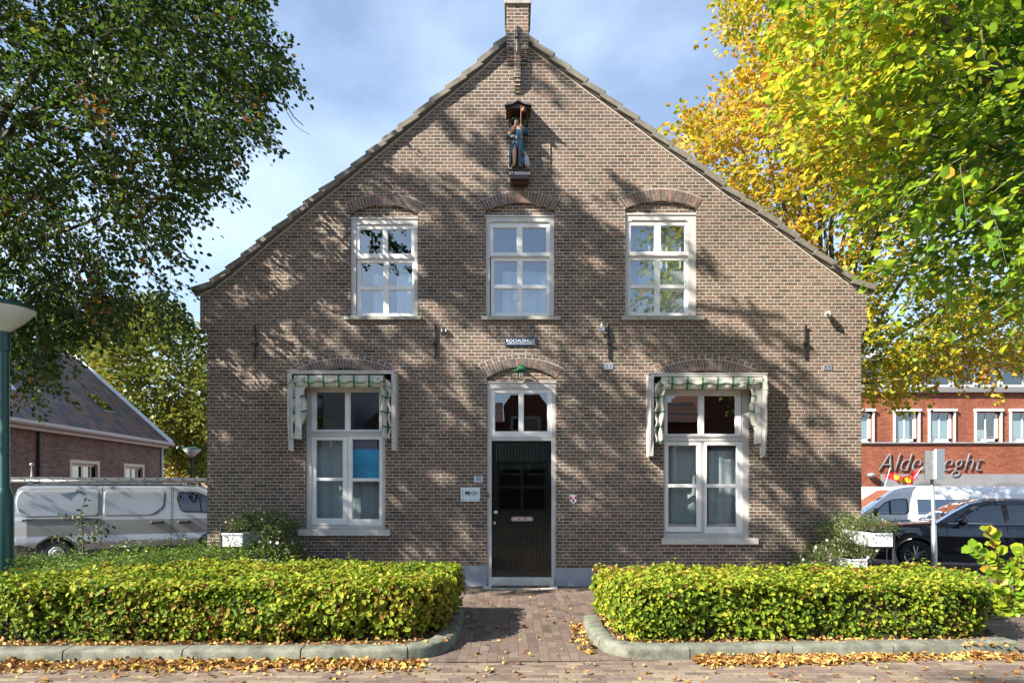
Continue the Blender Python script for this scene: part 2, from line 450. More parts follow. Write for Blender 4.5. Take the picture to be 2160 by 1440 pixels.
def scan(polys, step, extra=()):
    """even-odd scanline split of polygons (x,z) into trapezoids"""
    polys = [[(p[0], round(p[1], 5)) for p in poly] for poly in polys]
    zs = sorted({p[1] for poly in polys for p in poly})
    z0, z1 = zs[0], zs[-1]
    n = int((z1 - z0) / step)
    zs = sorted(set(zs) | {round(z0 + (z1 - z0) * i / max(n, 1), 5) for i in range(1, n)})
    out = []
    for za, zb in zip(zs, zs[1:]):
        if zb - za < 1.5e-5: continue
        def cross(z):
            xs = []
            for poly in polys:
                m = len(poly)
                for i in range(m):
                    (xa, ya), (xb, yb) = poly[i], poly[(i + 1) % m]
                    if (ya <= z < yb) or (yb <= z < ya):
                        xs.append((xa + (xb - xa) * (z - ya) / (yb - ya), i, id(poly)))
            return sorted(xs)
        mid = cross((za + zb) / 2)
        lo, hi = cross(za + 1e-7), cross(zb - 1e-7)
        if len(lo) == len(mid) == len(hi):
            for i in range(0, len(mid) - 1, 2):
                out.append((za, zb, lo[i][0], lo[i + 1][0], hi[i][0], hi[i + 1][0]))
    return out

def sheet(mb, polys, f, step=.06, mi=0, flip=False, nx=1):
    for za, zb, a0, a1, b0, b1 in scan(polys, step):
        for k in range(nx):
            t0, t1 = k / nx, (k + 1) / nx
            q = [(a0 + (a1 - a0) * t0, za), (a0 + (a1 - a0) * t1, za), (b0 + (b1 - b0) * t1, zb), (b0 + (b1 - b0) * t0, zb)]
            vs = [(x, f(x, z), z) for x, z in q]
            mb.add(vs, [(3, 2, 1, 0) if flip else (0, 1, 2, 3)], mi)

def rnd_poly(poly, r, n=5):
    """round the corners of a polygon by radius-like distance r"""
    out = []; m = len(poly)
    rr = r if isinstance(r, (list, tuple)) else [r] * m
    for i in range(m):
        p0, p, p1 = Vector(poly[i - 1]), Vector(poly[i]), Vector(poly[(i + 1) % m])
        d0, d1 = (p0 - p), (p1 - p)
        q = min(rr[i], d0.length * .48, d1.length * .48)
        if q < 1e-4: out.append(tuple(p)); continue
        a, b = p + d0.normalized() * q, p + d1.normalized() * q
        for k in range(n + 1):
            t = k / n
            out.append(tuple((1 - t) ** 2 * a + 2 * t * (1 - t) * p + t * t * b))
    return out

def text(s, size, loc, mtl, name='lettering', parent=None, ext=.002, shear=0, bold=0, sx=1.0, align='CENTER', rz=0, local=False, space=1.0):
    cu = bpy.data.curves.new(name, 'FONT'); cu.body = s; cu.size = size; cu.extrude = ext; cu.shear = shear; cu.offset = bold
    cu.align_x = align; cu.align_y = 'CENTER'; cu.space_character = space
    to = bpy.data.objects.new('tmp', cu); COL.objects.link(to)
    bpy.context.view_layer.update()
    me = bpy.data.meshes.new_from_object(to.evaluated_get(bpy.context.evaluated_depsgraph_get()))
    bpy.data.objects.remove(to); bpy.data.curves.remove(cu)
    me.transform(Matrix.Translation(loc) @ Matrix.Rotation(rz, 4, 'Z') @ Matrix.Rotation(R(90), 4, 'X') @ Matrix.Diagonal((sx, 1, 1, 1)))
    me.name = name; me.materials.clear(); me.materials.append(mtl)
    o = bpy.data.objects.new(name, me); COL.objects.link(o); put(o, parent, local)
    return o

# ---------------------------------------------------------------- foliage helpers
def nrm(a): return a / np.maximum(np.linalg.norm(a, axis=-1, keepdims=True), 1e-9)

def leaves(name, P, D, N, S, T, m, parent=None, wid=.6, fold=.12, simple=False):
    P, D, N = [np.asarray(a, float) for a in (P, D, N)]
    D = nrm(D); B = nrm(np.cross(N, D)); N = np.cross(D, B)
    if simple: tpl = [(0, 0, 0), (.5, wid / 2, fold), (1, 0, 0), (.5, -wid / 2, fold)]
    else: tpl = [(0, 0, 0), (.3, wid * .46, fold), (.72, wid * .38, fold * .7), (1.0, 0, -.05), (.72, -wid * .38, fold * .7), (.3, -wid * .46, fold)]
    k = len(tpl); n = len(P)
    V = np.empty((n, k, 3))
    for i, (a, b, c) in enumerate(tpl):
        V[:, i] = P + (D * a + B * b + N * c) * S[:, None]
    q = [(0, 1, 2, 3)] if simple else [(0, 1, 2, 3), (0, 3, 4, 5)]
    idx = (np.arange(n)[:, None, None] * k + np.array(q)[None]).reshape(-1)
    me = bpy.data.meshes.new(name)
    nf = n * len(q)
    me.vertices.add(n * k); me.vertices.foreach_set('co', V.reshape(-1))
    me.loops.add(nf * 4); me.loops.foreach_set('vertex_index', idx.astype(np.int32))
    me.polygons.add(nf); me.polygons.foreach_set('loop_start', (np.arange(nf) * 4).astype(np.int32))
    at = me.attributes.new('tone', 'FLOAT', 'POINT')
    at.data.foreach_set('value', np.repeat(np.clip(T, 0, 1), k).astype(np.float32))
    me.materials.append(m); me.update(calc_edges=True)
    o = bpy.data.objects.new(name, me); COL.objects.link(o); put(o, parent)
    return o

def wave(P, s, seed=0):
    """smooth cheap 3-D noise in 0..1"""
    r = np.random.default_rng(seed); v = np.zeros(len(P))
    for i in range(6):
        k = r.normal(size=3) * s * (1 + .5 * i); v += np.sin(P @ k + r.uniform(0, 6.28)) / (1 + .35 * i)
    return np.clip(.5 + v / 5.0, 0, 1)

def sprays(Cn, Dr, Ln, k, leaf, droop=.25, flat=.35, r=None):
    """leafy twigs: returns leaf P,D,N,S and twig lines"""
    r = r or rng
    m = len(Cn); Dr = nrm(Dr)
    up = nrm(np.array([0, 0, 1.0]) + r.normal(size=(m, 3)) * flat)
    side = nrm(np.cross(Dr, up)); up = np.cross(side, Dr)
    t = (np.arange(k) + .5)[None] / k + r.uniform(-.04, .04, (m, k))
    t = np.clip(t, 0.05, 1)
    Lq = (Ln * r.uniform(.6, 1.15, m))[:, None]
    g = np.array([0, 0, -1.0])
    pos = Cn[:, None] + Dr[:, None] * (t * Lq)[..., None] + g * (t ** 2 * Lq * droop)[..., None]
    sg = np.where((np.arange(k) % 2) == 0, 1.0, -1.0)[None] * np.ones((m, 1))
    sg = sg * r.uniform(.3, 1.1, (m, k))
    ld = Dr[:, None] * .75 + side[:, None] * sg[..., None] + g * .25 + r.normal(size=(m, k, 3)) * .25
    ln = up[:, None] + r.normal(size=(m, k, 3)) * .38
    pos = pos + side[:, None] * (sg * (.22 * Lq) * r.uniform(0, 1, (m, k)))[..., None] + r.normal(size=(m, k, 3)) * .025
    sz = leaf * r.uniform(.62, 1.2, (m, k))
    tw = [Cn, Cn + Dr * Lq * .5 + g * (.25 * Lq * droop), Cn + Dr * Lq + g * (Lq * droop)]
    return pos.reshape(-1, 3), ld.reshape(-1, 3), ln.reshape(-1, 3), sz.reshape(-1), tw

def twigs(mb, tw, rad, mi=0):
    a, b, c = tw
    for i in range(len(a)):
        p = [Vector(a[i]), Vector(b[i]), Vector(c[i])]
        t = (p[2] - p[0]).normalized(); u = t.cross(Vector((.3, .2, 1))).normalized(); w2 = t.cross(u)
        vs = []
        for j, q in enumerate(p):
            rr = rad * (1, .7, .25)[j]
            vs += [q + u * rr, q - u * rr * .5 + w2 * rr * .87, q - u * rr * .5 - w2 * rr * .87]
        mb.add(vs, [(j * 3 + k, j * 3 + (k + 1) % 3, j * 3 + 3 + (k + 1) % 3, j * 3 + 3 + k) for j in range(2) for k in range(3)], mi)

def inpoly(X, Y, poly):
    c = np.zeros(len(X), bool); n = len(poly)
    for i in range(n):
        (xa, ya), (xb, yb) = poly[i], poly[(i + 1) % n]
        k = ((ya > Y) != (yb > Y)) & (X < (xb - xa) * (Y - ya) / (yb - ya + 1e-12) + xa)
        c ^= k
    return c

def crown_pts(poly, n, dr, dens=None, seed=1):
    """points filling a crown whose outline, seen from the street, is poly; dr = nearest and farthest distance"""
    r = np.random.default_rng(seed)
    xs = [p[0] for p in poly]; ys = [p[1] for p in poly]
    out = np.zeros((0, 3)); ox = []; 
    while len(out) < n:
        X = r.uniform(min(xs), max(xs), n * 2); Y = r.uniform(min(ys), max(ys), n * 2)
        k = inpoly(X, Y, poly)
        if dens is not None: k &= r.uniform(size=len(X)) < dens(X, Y)
        X, Y = X[k], Y[k]; d = r.uniform(dr[0], dr[1], len(X))
        out = np.vstack([out, np.stack([(X - 1080) * d / F, d - 10, EYE - (Y - 1027) * d / F], 1)])
    return out[:n]

# ================================================================ THE GROUND
def gz(x, y):
    t = min(max((y - 0.8) / 3.2, 0), 1); t = t * t * (3 - 2 * t)
    s = min(max((x + 5) / 10, 0), 1)
    return -(0.29 + 0.17 * s) * t

mb = MB()
gx = [-400, -120, -60, -40, -25, -18, -14, -11, -9, -7, -5.6, -3, 0, 3, 5.6, 7, 9, 11, 14, 18, 25, 40, 60, 120, 400]
gy = [-300, -100, -50, -30, -20, -10, -5, -4, -3, -2, -1, 0, .8, 1.4, 2, 2.6, 3.2, 4, 5, 8, 12, 20, 30, 60, 150, 500]
for j in gy:
    for i in gx: mb.v.append((i, j, gz(i, j)))
for j in range(len(gy) - 1):
    for i in range(len(gx) - 1):
        a = j * len(gx) + i; mb.f.append((a, a + 1, a + 1 + len(gx), a + len(gx))); mb.m.append(0)
tag(mb.build('ground', M['yard'], smooth=True), kind='structure', label='brown paved yard around the house')

mb = MB(); mb.add([(-60, -17, .004), (60, -17, .004), (60, -4.02, .004), (5, -4.02, .004), (-.0, -4.36, .004), (-60, -4.5, .004)], [(0, 1, 2, 3, 4, 5)])
tag(mb.build('road', M['road']), kind='structure', label='brick paved street in front of the kerb')
mb = MB(); mb.add([(-60, -21, .1), (60, -21, .1), (60, -17, .1), (-60, -17, .1), (-60, -17, 0), (60, -17, 0)], [(0, 1, 2, 3), (3, 2, 5, 4)])
tag(mb.build('pavement', M['yard']), kind='structure', label='pavement along the far side of the street')
mb = MB(); mb.add([(-.62, -4.35, .008), (1.35, -4.28, .008), (1.35, -3.9, .008), (.95, -3.4, .008), (1.0, -2.5, .008), (6, -2.5, .008), (6, -.0, .008), (-5.4, -.0, .008), (-5.4, -2.2, .008), (-.62, -2.2, .008)], [tuple(range(10))])
tag(mb.build('path', M['path']), kind='structure', label='path of purple brown pavers with mossy joints up to the door')
mb = MB(); mb.add([(-.45, -.335, .012), (.72, -.335, .012), (.72, -.22, .012), (-.45, -.22, .012)], [(0, 1, 2, 3)])
mb.add([(-.45, -.22, .012), (-.33, -.22, .012), (-.33, -.0, .012), (-.45, -.0, .012)], [(0, 1, 2, 3)])
mb.add([(.60, -.22, .012), (.72, -.22, .012), (.72, -.0, .012), (.60, -.0, .012)], [(0, 1, 2, 3)])
mt = mb.build('doormat', [M['sillw'], M['brownp']])
mb = MB(); mb.box(-.328, .598, -.217, -.004, .006, .022)
for i in range(46): mb.box(-.325 + i * .02, -.317 + i * .02, -.213, -.008, .022, .026)
fr = mb.build('mat_insert', M['brownp'], mt)
tag(mt, 'brown scraper mat sunk in a pale stone surround below the black door', 'doormat')

def offset(line, w):
    out = []
    for i, p in enumerate(line):
        a = Vector(line[max(i - 1, 0)]); b = Vector(line[min(i + 1, len(line) - 1)])
        t = (b - a).normalized(); out.append((p[0] - t.y * w, p[1] + t.x * w))
    return out
def refine(line, n=4):
    out = []
    for a, b in zip(line, line[1:]):
        k = max(1, int((Vector(b) - Vector(a)).length / .12))
        for i in range(k): out.append((a[0] + (b[0] - a[0]) * i / k, a[1] + (b[1] - a[1]) * i / k))
    out.append(line[-1]); return out
def kerb(name, line, side, label, joints):
    ln = refine(line)
    prof = [(0, -.02), (.004, .088), (.014, .108), (.03, .118), (.165, .122), (.175, .115), (.178, -.02)]
    offs = [offset(ln, side * w_) for w_, _ in prof]
    mb = MB(); acc = 0; last = -1; k = len(prof); rings = []
    seg = 0
    for i in range(len(ln)):
        if i: acc += (Vector(ln[i]) - Vector(ln[i - 1])).length
        rings.append((acc, [(offs[j][i][0], offs[j][i][1], prof[j][1] + .0025 * math.sin(acc * 5)) for j in range(k)]))
    start = 0
    for i in range(1, len(ln)):
        if rings[i][0] - rings[start][0] > joints or i == len(ln) - 1:
            grp = rings[start:i + 1]
            vs = []; tot = grp[-1][0] - grp[0][0]
            for n_, (a_, r_) in enumerate(grp):
                if n_ == len(grp) - 1 and i < len(ln) - 1:
                    p0 = grp[-2][1]; f_ = 1 - .013 / max(grp[-1][0] - grp[-2][0], .01)
                    r_ = [tuple(Vector(p0[j]).lerp(Vector(r_[j]), f_)) for j in range(k)]
                vs += r_
            m_ = len(grp)
            fs = [(a * k + j, a * k + j + 1, (a + 1) * k + j + 1, (a + 1) * k + j) for a in range(m_ - 1) for j in range(k - 1)]
            fs += [tuple(range(k)), tuple(range((m_ - 1) * k + k - 1, (m_ - 1) * k - 1, -1))]
            mb.add(vs, fs); start = i
    return tag(mb.build(name, M['kerbm'], autos=50, smooth=True), kind='structure', label=label)
KL = [(-9.5, -4.47), (-1.7, -4.33), (-1.1, -4.3), (-.83, -4.2), (-.66, -4.02), (-.575, -3.75), (-.56, -3.3), (-.58, -2.5)]
KR = [(.83, -2.8), (.81, -3.4), (.83, -3.75), (.90, -4.02), (1.05, -4.2), (1.3, -4.27), (4.5, -4.1), (4.9, -4.04)]
kerb('kerb', KL, 1, 'mossy concrete kerb around the left hedge', .98)
kerb('kerb', KR, 1, 'mossy concrete kerb around the right hedge', .98)
kl = offset(KL, .17); kr = offset(KR, .17)
mb = MB(); mb.add([(x, y, .095) for x, y in kl] + [(-.79, -2.4, .095), (-5.0, -.35, .06), (-9.5, -.3, .0)], [tuple(range(len(kl) + 3))])
tag(mb.build('garden_soil', M['soil']), kind='structure', label='soil bed under the left hedge')
mb = MB(); mb.add([(x, y, .095) for x, y in kr] + [(5.2, -3.2, .09), (5.3, -2.6, .02), (1.03, -2.6, .02)], [tuple(range(len(kr) + 3))])
tag(mb.build('garden_soil', M['soil']), kind='structure', label='soil bed under the right hedge')

# ================================================================ THE HOUSE
house = thing('brick_house', 'brown brick gabled house with white windows, black front door and concrete verge tiles', 'house', (0, 0, 0))
f10 = lambda p: (px(p[0]), pz(p[1]))
def arc(xl, xr, y, yp, n=14):
    """points (px) of a segmental arc from left to right through the crown at height yp"""
    c = (xr - xl) / 2; s = y - yp; r = (c * c + s * s) / (2 * s); xm = (xl + xr) / 2; cy = yp + r
    a = math.asin(min(1, c / r))
    return [(xm + r * math.sin(-a + 2 * a * i / n), cy - r * math.cos(-a + 2 * a * i / n)) for i in range(n + 1)]
OUT = [(437, 1262), (437, 707), (422, 690), (422, 614), (454, 597), (508, 560), (570, 515), (1048, 108), (1068, 92), (1097, 70), (1126, 104), (1183, 151), (1266, 214), (1334, 263), (1488, 374), (1783, 590), (1829, 608), (1829, 690), (1816, 706), (1818, 1262)]
OPEN = []   # frame rect, inner arch spring y, crown y
WU = [dict(fr=(739, 460.5, 881, 667.5), sp=449.5, cr=432, ax=(729, 896, 429, 408)),
      dict(fr=(1024, 455.5, 1170, 667), sp=444.5, cr=428, ax=(1010, 1185, 423.5, 403)),
      dict(fr=(1319, 452, 1469.5, 666.6), sp=440, cr=424, ax=(1302, 1482.5, 419, 397.5))]
DOOR = dict(fr=(1027, 806.8, 1173, 1236), sp=797, cr=774, ax=(1008.6, 1193, 768, 747))
WL = [dict(fr=(644.5, 806, 812.5, 1115), sp=797, cr=776, ax=(622, 828, 769, 747)),
      dict(fr=(1400, 812, 1581.5, 1134), sp=802, cr=780, ax=(1375, 1600, 771.5, 748.8))]
ALL = WU + WL + [DOOR]
holes = []
for o_ in ALL:
    x0, y0, x1, y1 = o_['fr']
    holes.append([(x0, y1)] + [(x0, o_['sp'])] + arc(x0, x1, o_['sp'], o_['cr'])[1:-1] + [(x1, o_['sp']), (x1, y1)])
mb = MB()
wallp = [f10(p) for p in OUT]
sheet(mb, [wallp] + [[f10(p) for p in h] for h in holes], lambda x, z: 0.0, step=.4)
for h in holes:                         # brick reveals
    q = [f10(p) for p in h]
    for a, b in zip(q, q[1:] + q[:1]): mb.add([(a[0], 0, a[1]), (b[0], 0, b[1]), (b[0], .16, b[1]), (a[0], .16, a[1])], [(0, 1, 2, 3)])
BK = 12.0
for a, b in zip(wallp, wallp[1:]):
    if a[1] < pz(600) + .2 and b[1] < pz(600) + .2 and abs(a[0] - b[0]) < .2 and abs(a[0]) > 4.5:
        mb.add([(a[0], 0, a[1]), (a[0], BK, a[1]), (b[0], BK, b[1]), (b[0], 0, b[1])], [(0, 1, 2, 3)])
sheet(mb, [wallp], lambda x, z: BK, step=2)
mb.build('wall', M['brick'], house)
# tympana: recessed brick above each window head
for o_ in ALL:
    mb = MB()
    x0, y0, x1, y1 = o_['fr']
    sheet(mb, [[f10(p) for p in [(x0, y0 + 3), (x0, o_['sp'])] + arc(x0, x1, o_['sp'], o_['cr'])[1:-1] + [(x1, o_['sp']), (x1, y0 + 3)]]], lambda x, z: .045, step=.3)
    mb.build('arch_infill', M['brick'], house)

# segmental arches of real voussoirs
def arch(o_, rows):
    x0, y0, x1, y1 = o_['fr']; xl, xr, yo, yp = o_['ax']
    mb = MB(); N = 30 if rows == 1 else 30
    def prof(xl, xr, y, ypk, n): return arc(xl, xr, y, ypk, n)
    inn = prof(x0, x1, o_['sp'], o_['cr'], N); out = prof(xl, xr, yo, yp, N)
    band = [f10(p) for p in out] + [f10(p) for p in inn[::-1]]
    for i in range(N):
        q = [f10(inn[i]), f10(inn[i + 1]), f10(out[i + 1]), f10(out[i])]
        mb.add([(p[0], -.003, p[1]) for p in q], [(0, 1, 2, 3)], 0)
    n = max(18, int((xr - xl) / 7.0))
    ii = prof(x0, x1, o_['sp'], o_['cr'], n); oo = prof(xl, xr, yo, yp, n)
    def brick(i, t0, t1):
        g = .10; q = []
        for (s_, t) in ((g, t0), (1 - g, t0), (1 - g, t1), (g, t1)):
            a = Vector(ii[i]).lerp(Vector(ii[i + 1]), s_); b = Vector(oo[i]).lerp(Vector(oo[i + 1]), s_)
            q.append(f10(a.lerp(b, t)))
        y0_, y1_ = -.0075 - random.random() * .002, -.002
        mb.add([(p[0], y0_, p[1]) for p in q] + [(p[0], y1_, p[1]) for p in q], [(0, 1, 2, 3), (0, 4, 5, 1), (1, 5, 6, 2), (2, 6, 7, 3), (3, 7, 4, 0)], random.choice((1, 1, 2, 2, 3)))
    top = .96 if rows == 1 else .70
    for i in range(n):
        if i % 2: brick(i, .02, top * .98)
        else:
            c_ = random.choice((.33, .66)); brick(i, .02, top * c_ - .015); brick(i, top * c_ + .02, top * .98)
    if rows == 2:
        m_ = int((xr - xl) / 14); ii = prof(x0, x1, o_['sp'], o_['cr'], m_); oo = prof(xl, xr, yo, yp, m_)
        for i in range(m_): brick(i, .755, .975)
    mb.build('brick_arch', [M['mortar'], M['voussoir'], M['voussoir2'], M['voussoir3']], house)
for o_ in WU: arch(o_, 1)
for o_ in WL + [DOOR]: arch(o_, 2)

def plate(mb, outer, hs, y0, y1, mi=0, d=10.0):
    """flat board in px with holes, front face at y0, back at y1"""
    g = lambda p: (px(p[0], d), pz(p[1], d))
    polys = [[g(p) for p in outer]] + [[g(p) for p in h] for h in hs]
    sheet(mb, polys, lambda x, z: y0, step=5, mi=mi)
    for q in polys:
        for a, b in zip(q, q[1:] + q[:1]): mb.add([(a[0], y0, a[1]), (b[0], y0, b[1]), (b[0], y1, b[1]), (a[0], y1, a[1])], [(0, 1, 2, 3)], mi)
rc = lambda x0, y0, x1, y1: [(x0, y0), (x1, y0), (x1, y1), (x0, y1)]
def boxpx(mb, x0, y0, x1, y1, ya, yb, mi=0): mb.box(px(x0), px(x1), ya, yb, pz(y1), pz(y0), mi)

def window(o_, sashes, sill, sillmat, glassm, curtains, extra=None):
    """sashes: (outer rect, [pane rects], depth)"""
    x0, y0, x1, y1 = o_['fr']
    mb = MB()
    inner = (min(s[0][0] for s in sashes), min(s[0][1] for s in sashes), max(s[0][2] for s in sashes), max(s[0][3] for s in sashes))
    t = extra or []
    if o_ is DOOR: inner = (inner[0], inner[1], inner[2], y1 - 1)
    plate(mb, rc(x0 + .6, y0, x1 - .6, y1), [rc(*inner)], .028, .12)
    boxpx(mb, x0 - 1, y0 - 3, x1 + 1, y0 + .5, .012, .1)          # drip moulding
    for (a, b, c, d_, ya) in t: boxpx(mb, a, b, c, d_, ya, .11)
    if o_ in WU or o_ is DOOR:                                       # little ogee strip under the head
        boxpx(mb, inner[0] + 6, y0 + 9, inner[2] - 6, y0 + 11.5, .018, .04)
        for xx in (inner[0] + 9, inner[2] - 11): boxpx(mb, xx, y0 + 8, xx + 2.2, y0 + 11, .014, .04)
    win = mb.build('window' if o_ is not DOOR else 'door_frame', M['cream'], house, bevel=.004)
    for outer, panes, yd in sashes:
        mb = MB(); plate(mb, rc(*outer), [rc(*p) for p in panes], yd, yd + .045)
        for p in panes:                                              # glazing bead
            plate(mb, rc(p[0] - .2, p[1] - .2, p[2] + .2, p[3] + .2), [rc(p[0] + 1.1, p[1] + 1.1, p[2] - 1.1, p[3] - 1.1)], yd + .012, yd + .04)
        mb.build('sash', M['white'], win, bevel=.003)
        mb = MB(); a, b, c, d_ = outer
        xa, ya, xb, yb = px(a + 2), pz(b + 2), px(c - 2), pz(d_ - 2)
        ti = random.uniform(-.0015, .0015)
        mb.add([(xa, yd + .026, ya), (xb, yd + .026 + ti, ya), (xb, yd + .026 + ti, yb), (xa, yd + .026, yb)], [(0, 1, 2, 3)])
        mb.build('glass_pane', glassm(outer), win)
    if sill:
        mb = MB(); a, b, c, d_ = sill
        mb.prism([(px(a), pz(d_)), (px(c), pz(d_)), (px(c), pz(b)), (px(a), pz(b))], -.055, .02)
        mb.build('sill', sillmat, win, bevel=.006)
    for (name, a, b, c, d_, yy, mtl, waves) in curtains:
        mb = MB(); n = 60 if waves else 1
        for i in range(n):
            xa, xb = px(a + (c - a) * i / n), px(a + (c - a) * (i + 1) / n)
            g = lambda t: yy + (.018 * math.sin(t * waves) + .01 * math.sin(t * waves * 2.3 + 1) if waves else 0)
            mb.add([(xa, g(xa), pz(b)), (xb, g(xb), pz(b)), (xb, g(xb), pz(d_)), (xa, g(xa), pz(d_))], [(0, 1, 2, 3)])
        mb.build(name, mtl, win, smooth=True)
    return win

GU = lambda o: M['glass']
for o_, up, lo, sill, cur in [
    (WU[0], (750, 473, 873, 542), [(759, 550), (818, 869)], (727, 668, 889, 675.5), [('net_curtain', 782, 570, 812, 664, .22, M['curtain'], 20), ('net_curtain', 832, 570, 872, 664, .22, M['curtain'], 20)]),
    (WU[1], (1033, 468, 1160, 538), None, (1016, 668, 1182, 675.5), [('net_curtain', 1060, 563, 1160, 664, .22, M['curtain'], 18)]),
    (WU[2], (1326, 465, 1453, 536), None, (1311, 667, 1484.5, 676), [('net_curtain', 1330, 468, 1452, 664, .24, M['curtain'], 60), ('blind', 1350, 562, 1385, 662, .17, M['curtain'], 0), ('blind', 1404, 562, 1450, 662, .17, M['curtain'], 0)])]:
    x0, y0, x1, y1 = o_['fr']
    if o_ is WU[0]: pu = [(757, 480.5, 807, 533.6), (816, 480.5, 867.5, 533.6)]; pl = [(759, 550, 808, 601), (818, 550, 869, 601), (759, 608, 808, 659), (818, 608, 869, 659)]; lw = (751, 543, 873, 666)
    if o_ is WU[1]: pu = [(1039.5, 477, 1091, 531), (1101.7, 477, 1153.6, 531)]; pl = [(1041, 547, 1092, 598.6), (1102, 547, 1154.6, 598.6), (1041, 605.6, 1092, 658), (1102, 605.6, 1154.6, 658)]; lw = (1035, 540, 1160, 665.5)
    if o_ is WU[2]: pu = [(1331, 473, 1383, 529), (1394.6, 473, 1447, 529)]; pl = [(1330.5, 545, 1384, 598), (1394, 545, 1447.5, 598), (1330.5, 604.5, 1384, 658), (1394, 604.5, 1447.5, 658)]; lw = (1327, 538, 1453, 665)
    window(o_, [(up, pu, .042), (lw, pl, .066)], sill, M['sill'], GU, cur, extra=[(up[0], up[3] - 1.5, up[2], up[3] + 2, .036)])
GL = lambda o: M['glassd']
w1 = window(WL[0], [((656, 817, 804, 909), [(664, 824.6, 726.4, 906), (736, 824.6, 799, 906)], .055),
               ((656, 920, 731.5, 1107), [(664, 926.7, 722, 1008), (664, 1012.7, 722, 1094)], .045),
               ((732.5, 919, 806, 1108), [(741, 925, 799.5, 1009), (741, 1014, 799.5, 1096)], .042)], (629.6, 1115.5, 823.5, 1129), M['sillw'], GL,
       [('screen_blind', 650, 921, 806, 1112, .24, M['darkcurt'], 16), ('paper_tape', 690.5, 926, 695.5, 941, .14, M['curtain'], 0)], extra=[(649, 907, 807, 912, .02), (653, 912, 807, 919.5, .034)])
mb = MB(); boxpx(mb, 741, 925, 801, 1009.5, .098, .100, 0); boxpx(mb, 741, 925, 793, 946, .094, .0975, 1); boxpx(mb, 793, 925, 801, 946, .094, .0975, 2)
mb.build('poster', [M['poster'], M['poster2'], M['signb']], w1)
w2 = window(WL[1], [((1404, 823, 1566, 919), [(1409, 832, 1476, 915), (1487, 832, 1555, 915)], .055),
               ((1404, 931, 1481, 1122), [(1410.6, 937.8, 1472.7, 1021.5), (1410.6, 1027, 1472.7, 1112)], .045),
               ((1488, 931, 1567.5, 1124), [(1492.5, 937.8, 1557, 1021.5), (1492.5, 1027, 1557, 1112)], .042)], (1395, 1134.5, 1598, 1147), M['sillw'], GL,
       [('screen_blind', 1404, 932, 1485, 1130, .24, M['darkcurt'], 16), ('screen_blind', 1486, 932, 1500, 1130, .25, M['darkcurt'], 0), ('net_curtain', 1503, 948, 1566, 1130, .20, M['curtain'], 14)], extra=[(1399, 917, 1570, 921.5, .02), (1403, 921.5, 1568, 930, .034), (1480.5, 929, 1488.5, 1124, .05)])
# door with its frame and fanlight
dw = window(DOOR, [((1034.6, 820, 1164.6, 919.5), [(1043, 827, 1095, 909.7), (1104, 827, 1156, 909.7)], .045)], None, None, GL,
            [], extra=[(1034, 919.5, 1166, 929, .034), (1027.2, 925, 1037, 1234, .022), (1163.5, 925, 1172.8, 1234, .022)])
mb = MB()
dl = (1037.5, 930, 1163.2, 1218)
dg = [(1053.5, 979, 1098, 1023), (1104, 979, 1149, 1023), (1053.5, 1030, 1098, 1073.5), (1104, 1030, 1149, 1073.5)]
plate(mb, rc(*dl), [rc(*g) for g in dg], .070, .115)
for i in range(17):                                                 # tongued boards
    xa = 1047.5 + i * 6.6
    if xa + 5.9 < 1158:
        boxpx(mb, xa, 1104, xa + 5.2, 1202, .056, .07)
        boxpx(mb, xa, 934, xa + 5.2, 972, .056, .07)
        if not 1074 < xa < 1124: boxpx(mb, xa, 1080, xa + 5.5, 1104, .062, .07)
plate(mb, rc(1049.5, 974.5, 1153, 1078), [rc(*g) for g in dg], .056, .07)
boxpx(mb, 1037.5, 930, 1163.2, 933, .056, .07); boxpx(mb, 1037.5, 933, 1046.5, 1204, .060, .07); boxpx(mb, 1157.5, 933, 1163.2, 1204, .060, .07)
boxpx(mb, 1037.5, 1204, 1163.2, 1217, .045, .07)
door = mb.build('door', M['black'], house, bevel=.004)
mb = MB(); mb.add([(px(1050), .092, pz(1077)), (px(1152), .092, pz(1077)), (px(1152), .092, pz(976)), (px(1050), .092, pz(976))], [(0, 1, 2, 3)]); mb.build('glass_pane', glass_mat('door_glass', .02, (.6, .64, .62)), door)
mb = MB(); c_ = (px(1046), .058, pz(1080))
mb.lathe([(.012, 0), (.010, .03), (.03, .042), (.035, .058), (.026, .072), (0.002, .076)], c_, 20, 'y'); mb.build('handle', M['steel'], door, smooth=True)
mb = MB(); mb.lathe([(.026, 0), (.024, .012), (.014, .016), (.002, .017)], (px(1043), .06, pz(1103)), 18, 'y'); mb.build('keyhole', M['steel'], door, smooth=True)
mb = MB(); mb.prism([(px(a), pz(b)) for a, b in rnd_poly(rc(1078, 1089.3, 1125, 1099), 5)], .048, .062)
mb.prism([(px(a), pz(b)) for a, b in rnd_poly(rc(1083, 1092, 1120, 1096.5), 2)], .044, .0485, 1)
boxpx(mb, 1092, 1092.3, 1097, 1096.2, .0425, .0445, 2); boxpx(mb, 1106, 1092.3, 1111, 1096.2, .0425, .0445, 2)
mb.build('letterbox', [M['steel'], M['alu'], M['orange']], door)
# hall behind the door: two seated people are only hinted at by the reflection, so a lamp strip and a green ceiling edge
mb = MB(); mb.box(px(1050), px(1152), .5, .56, pz(988), pz(977)); mb.build('ceiling_edge', mat('pale_green_ceiling', (.25, .42, .34), .8), door)
mb = MB(); boxpx(mb, 1030.5, 1217, 1169, 1235.5, -.03, .12); mb.build('doorstep', M['sillw'], house, bevel=.006)
# plinth
mb = MB()
boxpx(mb, 437, 1193, 1027.5, 1250, -.014, .03)
boxpx(mb, 1172.5, 1198, 1818, 1250, -.014, .03)
mb.build('plinth', M['plinth'], house, bevel=.004)

